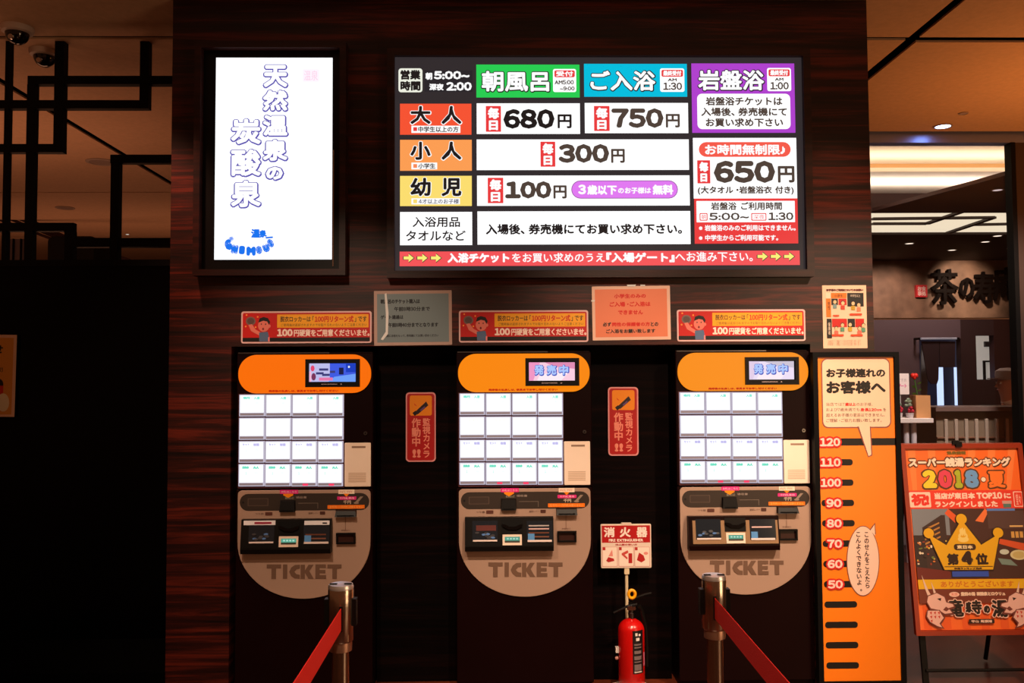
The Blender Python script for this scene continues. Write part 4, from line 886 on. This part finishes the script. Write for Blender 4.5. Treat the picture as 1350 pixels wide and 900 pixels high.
# spa logo line and two dragons
r_((8, 188, 151, 206), (120, 50, 32)); e_(52, 195, 6.5, 3.2, (250, 200, 180)); t_('天然', (48, 193, 56, 197), (214, 40, 20)); t_('豊田の湯 炭酸泉とロウリュ', (60, 192, 116, 197), (240, 206, 180), .4)
for ch, l, t0, r, b in (('竜', 43, 201, 62, 223), ('泉', 64, 204, 75, 218), ('寺', 72, 202, 85, 220), ('の', 87, 209, 95, 219), ('湯', 97, 202, 118, 224)):
    t_(ch, (l - 1.2, t0 - 1.2, r + 1.2, b + 1.2), (250, 200, 180), 1.8, 10); t_(ch, (l, t0, r, b), (34, 18, 14), .9)
r_((67, 226, 99, 231.5), (50, 26, 18), .006); t_('守山 尾張旭', (70, 227, 96, 230.5), (240, 200, 180), .2)
for sgn, ox in ((1, 10), (-1, 149)):
    D = lambda pts, c: g_([(ox + sgn * x, y) for x, y in (pts if sgn > 0 else pts[::-1])], c)
    PK = (238, 186, 172); LN = (120, 56, 46)
    D([(3, 170), (10, 190), (14, 198), (9, 198), (6, 188)], (232, 196, 180)); D([(14, 178), (19, 192), (21, 200), (17, 199)], (232, 196, 180))
    D([(8, 196), (20, 192), (30, 197), (32, 204), (40, 206), (42, 211), (36, 214), (40, 220), (28, 221), (20, 216), (10, 214), (6, 204)], LN)
    D([(9, 197), (20, 193), (29, 198), (31, 205), (39, 207), (40, 210), (33, 212), (37, 218), (28, 219), (20, 214), (11, 212), (7, 204)], PK)
    D([(6, 214), (22, 214), (28, 224), (22, 232), (26, 238), (18, 236), (8, 230), (4, 222)], LN); D([(7, 215), (21, 215), (26, 224), (20, 231), (23, 236), (17, 234), (9, 229), (5.5, 222)], PK)
    for k in range(7): D([(9 + (k % 3) * 5, 217 + (k // 3) * 5), (12 + (k % 3) * 5, 216 + (k // 3) * 5), (11 + (k % 3) * 5, 220 + (k // 3) * 5)], (206, 60, 44))
    D([(20, 200), (25, 199), (24, 203)], (50, 20, 16)); D([(34, 213), (30, 210), (26, 214), (30, 216)], LN)
pp.build('poster_print', ps)
M = LP(); M.box(ux(70), ux(78), -.03, .01, h_m - .012, h_m + .012, PLASTIC); M.box(ux(66), ux(74), -.028, -.018, h_m, h_m + .018, PLASTIC); M.build('clip', ps)
for s_ in (.04, w_m - .04):
    LP().box(s_ - .014, s_ + .014, .006, .02, -zb / math.cos(tilt) + .012, h_m - .05, PLASTIC).build('front_leg', ps)
    MB().tube([(s_, .02 + (h_m - .1) * math.sin(tilt), zb + h_m * .85), (s_, .42, .012)], .011, PLASTIC, 8).build('back_leg', ps, org=(0, 0, 0))
MB().tube([(.04, -.02, .10), (w_m - .04, -.02, .10)], .008, PLASTIC, 8).build('cross_bar', ps, org=(0, 0, 0))

# ------------------------------------------------------------------ glass partition and restaurant
GY = 2.32
x0 = xr - .2
zt_, zb_ = P(1250, 165, GY).z, P(1250, 172.5, GY).z
struct(MB().box(2.6, 9, GY, GY + .14, zb_, CH + .06, mat('beam_brown', (80, 46, 26), .5)).build('trim_4'))
z2 = P(1250, 187, GY).z
struct(MB().box(2.6, 9, GY + .02, GY + .12, z2, zb_, mat('blue_reflection_metal', (150, 165, 215), .38, .9)).build('trim_5'))  # blue of the downlight's reflection is put into the metal colour
px0, px1 = P(1337, 300, GY).x, P(1350, 300, GY).x
struct(MB().box(px0, px0 + .035, GY + .01, GY + .1, 0, z2, BLACK).build('trim_6'))
struct(MB().box(px0 + .036, px0 + .3, GY + .02, GY + .1, 0, z2, mat('brown_jamb', (58, 42, 36), .5)).build('wall_right'))
gm = bpy.data.materials.new('clear_glass'); gm.use_nodes = True; nt = gm.node_tree; nt.nodes.clear()
out = nt.nodes.new('ShaderNodeOutputMaterial'); mx = nt.nodes.new('ShaderNodeMixShader'); tr = nt.nodes.new('ShaderNodeBsdfTransparent'); gl = nt.nodes.new('ShaderNodeBsdfGlossy')
gl.inputs['Roughness'].default_value = .02; mx.inputs[0].default_value = .02
nt.links.new(tr.outputs[0], mx.inputs[1]); nt.links.new(gl.outputs[0], mx.inputs[2]); nt.links.new(mx.outputs[0], out.inputs[0])
struct(MB().box(2.7, px0, GY + .06, GY + .068, .02, z2, gm).build('window_1'))
def zc_(py, d): return EYE.z + (500 - py) * d / F
# cove ceiling: raised white ceiling, riser, ledge and dark soffit
WC = mat('cove_white', (245, 236, 226), .8); DS = mat('dark_soffit', (62, 40, 40), .7)
rc = MB(); yy = lambda d: d + EYE.y
rc.box(2.6, 9, GY + .14, yy(8.8), 3.7, 3.76, WC); rc.box(2.6, 9, yy(8.8), yy(8.83), 3.66, 3.76, mat('cove_tan', (222, 180, 130), .7)); rc.box(2.6, 9, yy(8.8), yy(11), 3.62, 3.66, WC)
rc.box(2.6, 9, GY + .1, GY + .14, CH, 3.76, WC)
struct(rc.build('ceiling'))
a1, a2 = P(1290, 240, yy(8.36)), P(1150, 278, yy(9.8)); a0 = P(1420, 200, yy(7.3))
so = MB(); vs = [(a0.x, yy(7.3)), (10, yy(7.3)), (10, yy(9.85)), (a2.x - 1.0, yy(9.85)), (a2.x, yy(9.8)), (a1.x, yy(8.36))]
so.add([(x, y, 3.40) for x, y in vs] + [(x, y, 3.44) for x, y in vs], [tuple(range(6)), tuple(range(11, 5, -1))] + [(i, (i + 1) % 6, (i + 1) % 6 + 6, i + 6) for i in range(6)], DS)
so.box(2.6, 10, yy(9.85), yy(9.9), 3.4, 3.7, DS)
so.box(2.6, 10, yy(11.4), yy(14.6), 3.4, 3.44, mat('dark_soffit2', (48, 28, 22), .7)); struct(so.build('ceiling'))
# luminous ceiling with dark bars
lc = empty('luminous_ceiling', (5.6, yy(10.6), 3.43), 'glowing cream ceiling panel crossed by dark bars in the restaurant', 'light panel')
MB().box(2.6, 10, yy(9.9), yy(11.4), 3.43, 3.46, lit((255, 236, 205), .9)).build('diffuser', lc)
def cbar(p1, p2, w_=.05):
    def g3(p): 
        d = (3.41 - EYE.z) * F / (500 - p[1]); return P(p[0], p[1], yy(d))
    a, b = g3(p1), g3(p2); d = Vector((b.x - a.x, b.y - a.y, 0)).normalized(); n = Vector((-d.y, d.x, 0)) * w_ / 2
    v = [(a.x - n.x, a.y - n.y), (b.x - n.x, b.y - n.y), (b.x + n.x, b.y + n.y), (a.x + n.x, a.y + n.y)]
    MB().add([(x, y, 3.405) for x, y in v] + [(x, y, 3.43) for x, y in v], [(0, 1, 2, 3), (7, 6, 5, 4), (0, 4, 5, 1), (1, 5, 6, 2), (2, 6, 7, 3), (3, 7, 4, 0)], mat('bar_dark', (60, 44, 40), .6)).build('lattice_bar', lc)
for a, b in (((1150, 289), (1310, 287.5)), ((1150, 295.5), (1222, 295.5)), ((1222, 295.5), (1268, 279.5)), ((1310, 287.5), (1250, 308)), ((1285, 297), (1345, 296))): cbar(a, b, .07)
# stone sign wall
sw0, sw1 = 5.2, 10
ST = mat('stone_wall', (128, 100, 84), .6, bump=.9, bscale=4, var=.35)
struct(MB().box(sw0, sw1, 9.66, 9.8, zc_(421, 13.97), 3.42, ST).build('wall_right'))
SY = 9.6
rs = empty('restaurant_sign', (P(1290, 385, SY).x, SY, P(1290, 400, SY).z), 'large dark brush-script letters mounted on the stone wall', 'sign')
for ch, l, t, r, b in (('茶', 1226, 355, 1262, 402), ('の', 1264, 366, 1283, 393), ('寿', 1282, 358, 1310, 400), ('庵', 1308, 352, 1344, 397)):
    M = MB(); x_0, x_1, z_0, z_1 = RR(l, t, r, b, SY); gv, gf = glyph(ch, 2)
    for k in range(5): M.text(ch, (x_0, x_1, z_0, z_1), SY - k * .012, mat('sign_dark', (10, 5, 5), .6, spec=.08), bold=.008, n=8)
    M.build('letter', rs)
for k in range(4): q = P(1240 + k * 26, 385, SY); MB().box(q.x - .01, q.x + .01, SY, 9.66, q.z - .01, q.z + .01, BLACK).build('standoff', rs)
x0, x1, z0, z1 = RR(1208, 375.5, 1222.5, 391.5, 9.6)
rp = MB().box(x0, x1, 9.6, 9.66, z0, z1, prt((214, 50, 60))).build('red_plaque', org=((x0 + x1) / 2, 9.66, z0)); tag(rp, 'small red square plaque left of the dark letters', 'plaque')
T = MB(); T.text('お食', (x0 + .02, x1 - .02, (z0 + z1) / 2, z1 - .02), 9.599, prt((240, 200, 200)), bold=.004); T.text('事処', (x0 + .02, x1 - .02, z0 + .02, (z0 + z1) / 2), 9.599, prt((240, 200, 200)), bold=.004); T.build('lettering', rp)
for px, py, lab in ((1199, 321, 'left small downlight in the dark restaurant ceiling'), (1255, 330, 'middle small downlight in the dark restaurant ceiling'), (1299, 319, 'small downlight farther right in the dark restaurant ceiling'),
                    (1315, 311, 'small downlight beside the luminous ceiling at right'), (1334, 328, 'brightest small downlight at the right of the dark restaurant ceiling'), (1263, 347, 'farthest small downlight just above the sign letters')):
    slim_light(px, py, lab, lit((255, 235, 215), 1.5), .07, 3.4)
slim_light(1315, 249, 'small light in the dark soffit above the luminous ceiling', lit((220, 200, 200), .9), .06, 3.4)
# counter
KY = 2.9; kz = P(1290, 536, KY).z; kx0 = P(1236, 560, KY).x; kx1 = P(1352, 560, KY).x + .3
ct = empty('counter', ((kx0 + kx1) / 2, KY, 0), 'grey counter with a ribbed front behind the leaning poster', 'counter')
MB().box(kx0 - .03, kx1, KY - .04, KY + .4, kz - .035, kz, mat('counter_top', (120, 100, 96), .35)).build('worktop', ct)
MB().box(kx0, kx1, KY + .02, KY + .36, 0, kz - .035, mat('counter_body', (140, 124, 108), .5)).build('body', ct)
n = 11
for k in range(n):
    xx = kx0 + .06 + (kx1 - kx0 - .1) * k / n
    MB().rr(xx, xx + .028, .05, kz - .1, KY - .002, KY + .02, .006, mat('counter_rib', (190, 176, 165), .35), .004, 2).build('rib', ct)
MB().box(kx0, kx1, KY + .004, KY + .02, kz - .26, kz - .25, mat('counter_line', (150, 110, 90), .4)).build('rail', ct)
# shelf unit with flowers
SHY = 2.75; q = RR(1180, 551.5, 1231, 557.5, SHY)
sh = empty('display_stand', ((q[0] + q[1]) / 2, SHY, 0), 'white display stand beside the counter, partly behind the height chart', 'stand')
MB().rr(q[0], q[1], q[2], q[3], SHY, SHY + .35, .004, prt((244, 240, 244)), .003).build('shelf', sh)
for px in (1201, 1211, 1187): a = P(px, 580, SHY); MB().tube([(a.x, SHY + .08, 0), (a.x, SHY + .08, q[2])], .022, mat('white_tube', (225, 225, 240), .3), 12).build('leg', sh, smooth=True)
MB().box(q[0], q[1], SHY + .3, SHY + .32, .1, q[2], mat('stand_grey', (120, 110, 118), .5)).build('back_panel', sh)
a = RR(1206.5, 521, 1225.5, 551, SHY + .1)
bg = empty('paper_bag', ((a[0] + a[1]) / 2, SHY + .1, q[3]), 'plain tan paper bag on the white display stand', 'bag')
MB().add([(a[0], SHY + .08, q[3]), (a[1], SHY + .08, q[3]), (a[1], SHY + .2, q[3]), (a[0], SHY + .2, q[3]), (a[0], SHY + .085, a[3]), (a[1], SHY + .085, a[3]), (a[1], SHY + .195, a[3]), (a[0], SHY + .195, a[3])],
         [(0, 1, 5, 4), (1, 2, 6, 5), (2, 3, 7, 6), (3, 0, 4, 7), (3, 2, 1, 0)], prt((214, 160, 110))).build('bag_body', bg)
a = RR(1182, 492, 1206, 520, SHY + .05)
cd = MB().box(a[0], a[1], SHY + .15, SHY + .156, a[2], a[3], prt((250, 240, 244))).build('sign_card', org=((a[0] + a[1]) / 2, SHY + .15, a[2]))
tag(cd, 'white card with pink writing above the display stand', 'card')
T = MB(); T.text('おすすめ', (a[0] + .03, a[1] - .02, a[3] - .07, a[3] - .04), SHY + .149, prt((200, 190, 196))); T.text('デザート', (a[0] + .03, a[1] - .02, a[3] - .12, a[3] - .085), SHY + .149, prt((240, 130, 190)), bold=.002); T.build('lettering', cd)
MB().box((a[0] + a[1]) / 2 - .006, (a[0] + a[1]) / 2 + .006, SHY + .157, SHY + .163, q[3], a[3] - .02, prt((200, 200, 205))).build('card_stand', cd)
# plant with tomato-red fruit
a = P(1209, 495, SHY + .2); pt = empty('artificial_plant', (a.x, SHY + .25, q[3]), 'slim green plant with one red heart-shaped fruit behind the paper bag', 'plant')
MB().tube([(a.x + .01, SHY + .25, q[3]), (a.x + .03, SHY + .25, q[3] + .14), (a.x, SHY + .25, a.z - .02)], .004, prt((70, 130, 50)), 6).build('stem', pt)
M = MB()
for k in range(7):
    zz = q[3] + .1 + k * .03; s_ = (-1) ** k; M.add([(a.x + .02, SHY + .25, zz), (a.x + .02 + s_ * .02, SHY + .24, zz + .018), (a.x + .02 + s_ * .045, SHY + .25, zz + .012), (a.x + .02 + s_ * .025, SHY + .26, zz - .006)], [(0, 1, 2, 3)], prt((110, 160, 60)))
M.build('leaf', pt)
M = MB(); M.ball((a.x - .012, SHY + .25, a.z), (.02, .02, .022), prt((226, 40, 30))); M.ball((a.x + .012, SHY + .25, a.z), (.02, .02, .022), prt((226, 40, 30))); M.ball((a.x, SHY + .25, a.z - .015), (.015, .016, .02), prt((226, 40, 30))); M.build('fruit', pt, smooth=True)
for i, px in enumerate((1186, 1201)):
    a = P(px, 543, SHY + .1); fl = empty('flower_pot', (a.x, SHY + .12, q[3]), ('left small pot of crimson flowers beside the chart edge', 'right small pot of crimson flowers beside the paper bag')[i], 'flower pot')
    MB().lathe([(.025, q[3]), (.032, q[3] + .04)], (a.x, SHY + .12, 0), prt((200, 195, 200)), 16).build('pot', fl, smooth=True)
    M = MB(); [M.ball((a.x + random.uniform(-.02, .02), SHY + .12 + random.uniform(-.02, .02), q[3] + .06 + random.uniform(-.01, .03)), .014, prt((190, 30, 60)), 8, 5) for k in range(6)]; M.build('petals', fl)
    M = MB(); [M.ball((a.x + random.uniform(-.022, .022), SHY + .14, q[3] + .1 + random.uniform(0, .06)), (.018, .008, .012), prt((120, 140, 120)), 8, 5) for k in range(8)]; M.build('foliage', fl)
# kitchen back: doorway with split curtain, glowing gaps and white wall
BYK = 5.2
MBk = mat('kitchen_dark', (62, 42, 42), .6)
dz0, dz1 = P(1240, 600, BYK).z, P(1240, 446, BYK).z
KX = lambda px, Y=BYK: P(px, 500, Y).x
M = MB(); top = P(1250, 421, BYK).z
M.box(3.0, KX(1213), BYK, BYK + .1, 0, top, mat('wall_grey_brown', (112, 92, 96), .6)); M.box(KX(1213), KX(1268), BYK, BYK + .1, dz1, top, mat('wall_grey_brown', (0, 0, 0)))
M.box(KX(1268), KX(1288), BYK, BYK + .1, 0, top, MBk); M.box(KX(1312), 9, BYK, BYK + .1, 0, top, mat('kitchen_red_dark', (58, 28, 24), .6)); M.box(KX(1288), KX(1312), BYK, BYK + .1, P(1300, 442, BYK).z, top, MBk); M.box(KX(1288), KX(1312), BYK, BYK + .1, 0, P(1300, 500, BYK).z, MBk)
struct(M.build('wall_right'))
dk = MB(); dk.box(KX(1180, 6.2), KX(1345, 6.2), 6.2, 6.25, 0, 2.1, mat('kitchen_steel', (70, 78, 110), .3, .6)); struct(dk.build('wall_back'))
for i, px in enumerate((1239.5, 1262.5)):
    a = P(px, 510, 5.6); s_ = MB().tube([(a.x, 5.6, .0), (a.x, 5.6, P(px, 484, 5.6).z)], .035, lit((190, 210, 255), 1.3), 12).build('light_tube', org=(a.x, 5.6, 0))
    tag(s_, ('left', 'right')[i] + ' glowing blue-white vertical strip in the kitchen doorway', 'light')
a = RR(1288, 440, 1312, 502, 6)
kw = MB().box(a[0] - .1, a[1] + .1, 6, 6.05, 0, a[3] + .1, mat('lit_kitchen', (200, 196, 188), .5, emit=(178, 170, 160), es=.55)).build('white_cabinet', org=((a[0] + a[1]) / 2, 6, 0))  # emission puts the kitchen light into the cabinet itself
tag(kw, 'pale white kitchen cabinet with an added glow, seen through the opening behind the person', 'cabinet')
M = MB(); b_ = RR(1297, 475, 1320, 510, 5.98); M.frame(b_[0], b_[1], b_[2], b_[3], .02, 5.97, 6, BLACK); M.box(*RR(1298, 450, 1306, 457, 5.98)[:2], 5.97, 6, *RR(1298, 450, 1306, 457, 5.98)[2:], prt((60, 56, 56))); M.build('door_frame', kw)
# curtain
nb = empty('split_curtain', (KX(1237, 5.1), 5.12, dz1), 'dark split curtain hanging in the kitchen doorway', 'curtain')
rod = RR(1214, 445, 1261, 448.5, 5.1); MB().tube([(rod[0], 5.1, rod[3] - .01), (rod[1], 5.1, rod[3] - .01)], .012, mat('rod', (210, 205, 210), .3, .5, emit=(120, 120, 130), es=.5), 8).build('rod', nb)  # rod glows faintly: its brightness is put into emission
for xx in (rod[0] - .02, rod[1] + .02): MB().box(xx - .012, xx + .012, 5.095, 5.2, rod[3] - .022, rod[3] + .002, PLASTIC).build('rod_bracket', nb)
for i, pts in enumerate(([(1215, 450), (1238, 450), (1237, 500), (1235, 506), (1228, 506), (1223, 500)], [(1238.5, 450), (1259, 450), (1258.5, 484), (1239, 484)])):
    M = MB(); M.prism(ppts(pts[::-1], 5.12), 5.115, 5.13, mat('curtain_brown', (52, 30, 32), .8)); M.build('curtain_panel', nb)
gs = RR(1213, 455, 1218, 530, 5.25); M = MB(); M.prism(ppts([(1221, 530), (1222, 500), (1214, 455), (1213, 530)][::-1], 5.3), 5.28, 5.3, prt((150, 150, 150))); tag(M.build('hanging_poster', org=(gs[0], 5.3, gs[2])), 'narrow pale poster edge behind the split curtain', 'poster')

# ------------------------------------------------------------------ person behind the counter
YP = 3.62
hp = P(1328, 506, YP); px_, hz = hp.x, hp.z
per = empty('person', (px_, YP, 0), 'person in grey cap and white coat facing left behind the counter', 'person')
SK = mat('skin', (205, 150, 128), .55)
V = []; Ed = []; Rd = []
def jv(x, y, z, r, p=None):
    V.append((x, y, z)); Rd.append(r)
    if p is not None: Ed.append((p, len(V) - 1))
    return len(V) - 1
sh_ = hz - .27
pel = jv(0, 0, sh_ - .5, (.15, .11)); sp1 = jv(0, 0, sh_ - .25, (.14, .1), pel); che = jv(0, 0, sh_ - .06, (.15, .1), sp1); nk = jv(0, 0, sh_ + .06, (.055, .055), che); nk2 = jv(-.01, 0, hz - .1, (.055, .055), nk)
h1 = jv(-.015, 0, hz - .04, (.075, .085), nk2); h2 = jv(-.005, 0, hz + .04, (.085, .095), h1); jv(0, 0, hz + .09, (.06, .07), h2)
for s in (-1, 1):
    a = jv(0, s * .17, sh_ - .02, (.055, .05), che); b = jv(-.03, s * .22, sh_ - .28, (.042, .042), a); c = jv(-.2, s * .16, sh_ - .34, (.034, .034), b); d = jv(-.26, s * .14, sh_ - .34, (.03, .02), c)
    for k in range(4):
        f1 = jv(-.31, s * .14 + (k - 1.5) * .02, sh_ - .345, .0085, d); jv(-.345 + abs(k - 1.4) * .006, s * .14 + (k - 1.5) * .022, sh_ - .365, .0075, f1)
    t1 = jv(-.28, s * .14 - s * .045, sh_ - .335, .0095, c); jv(-.305, s * .14 - s * .06, sh_ - .345, .008, t1)
    a = jv(0, s * .09, sh_ - .62, (.085, .085), pel); b = jv(-.01, s * .1, .47, (.06, .06), a); c = jv(0, s * .1, .09, (.045, .045), b); jv(-.13, s * .11, .035, (.04, .03), c)
me = bpy.data.meshes.new('body'); me.from_pydata(V, Ed, []); bo = bpy.data.objects.new('body', me); S.collection.objects.link(bo)
bo.modifiers.new('s', 'SKIN'); 
for i, r in enumerate(Rd):
    me.skin_vertices[0].data[i].radius = r if isinstance(r, tuple) else (r, r)
me.skin_vertices[0].data[0].use_root = True
bo.modifiers.new('u', 'SUBSURF').levels = 2
bpy.context.view_layer.update()
m2 = bpy.data.meshes.new_from_object(bo.evaluated_get(bpy.context.evaluated_depsgraph_get())); bpy.data.objects.remove(bo)
m2.materials.clear(); m2.materials.append(SK); m2.polygons.foreach_set('use_smooth', [True] * len(m2.polygons)); m2.name = 'body'
bo = bpy.data.objects.new('body', m2); S.collection.objects.link(bo); bo.parent = per
WC2 = mat('white_coat', (245, 235, 235), .7)
def pm(M, n, **k): return M.build(n, per, org=(0, 0, 0), **k)
M = MB(); pr = [(.2, sh_ - .55), (.19, sh_ - .3), (.21, sh_ - .1), (.19, sh_ - .01), (.12, sh_ + .04), (.075, sh_ + .075)]
n = 28; vs = [(r * math.cos(2 * PI * i / n) * .8, r * math.sin(2 * PI * i / n) * 1.12, z) for r, z in pr for i in range(n)]
M.add(vs, [(j * n + i, j * n + (i + 1) % n, (j + 1) * n + (i + 1) % n, (j + 1) * n + i) for j in range(len(pr) - 1) for i in range(n)], WC2)
for s in (-1, 1): M.tube([(0, s * .18, sh_ - .03), (-.03, s * .225, sh_ - .28), (-.17, s * .17, sh_ - .34)], [.07, .056, .045], WC2, 14)
pm(M, 'coat', smooth=True)
M = MB(); M.tube([(.04, 0, sh_ + .05), (.01, 0, sh_ + .13)], [.085, .07], WC2, 18); pm(M, 'collar', smooth=True)
M = MB(); CP = mat('cap_grey', (150, 140, 142), .8); M.lathe([(.098, hz + .04), (.104, hz + .075), (.1, hz + .12), (.06, hz + .145), (.004, hz + .15)], (.005, 0, 0), CP, 24); M.box(-.15, -.06, -.06, .06, hz + .045, hz + .055, CP); pm(M, 'cap', smooth=True)
M = MB(); M.ball((.05, 0, hz + .0), (.06, .085, .07), mat('hair_dark', (40, 30, 30), .8)); pm(M, 'hair', smooth=True)
M = MB(); M.add([(-.095, -.012, hz - .03), (-.095, .012, hz - .03), (-.122, 0, hz - .025), (-.088, 0, hz + .015)], [(0, 2, 3), (2, 1, 3), (0, 1, 2)], SK); pm(M, 'nose')
M = MB(); [M.ball((-.082, s * .034, hz + .012), (.012, .013, .009), prt((235, 230, 225)), 10, 6) for s in (-1, 1)]; [M.ball((-.09, s * .034, hz + .012), .006, prt((30, 20, 18)), 8, 5) for s in (-1, 1)]; pm(M, 'eye')
M = MB(); M.ball((-.086, 0, hz - .052), (.008, .024, .006), prt((170, 80, 76)), 10, 6); pm(M, 'mouth')
M = MB(); [M.ball((.005, s * .086, hz - .005), (.018, .008, .03), SK, 10, 6) for s in (-1, 1)]; pm(M, 'ear')
M = MB(); [M.tube([(-.0, s * .09, sh_ - .5), (-.01, s * .1, .47), (0, s * .1, .08)], [.1, .08, .065], prt((40, 38, 42)), 14) for s in (-1, 1)]; pm(M, 'trousers', smooth=True)
M = MB(); [M.ball((-.06, s * .105, .035), (.12, .05, .04), PLASTIC, 14, 8) for s in (-1, 1)]; pm(M, 'shoe', smooth=True)
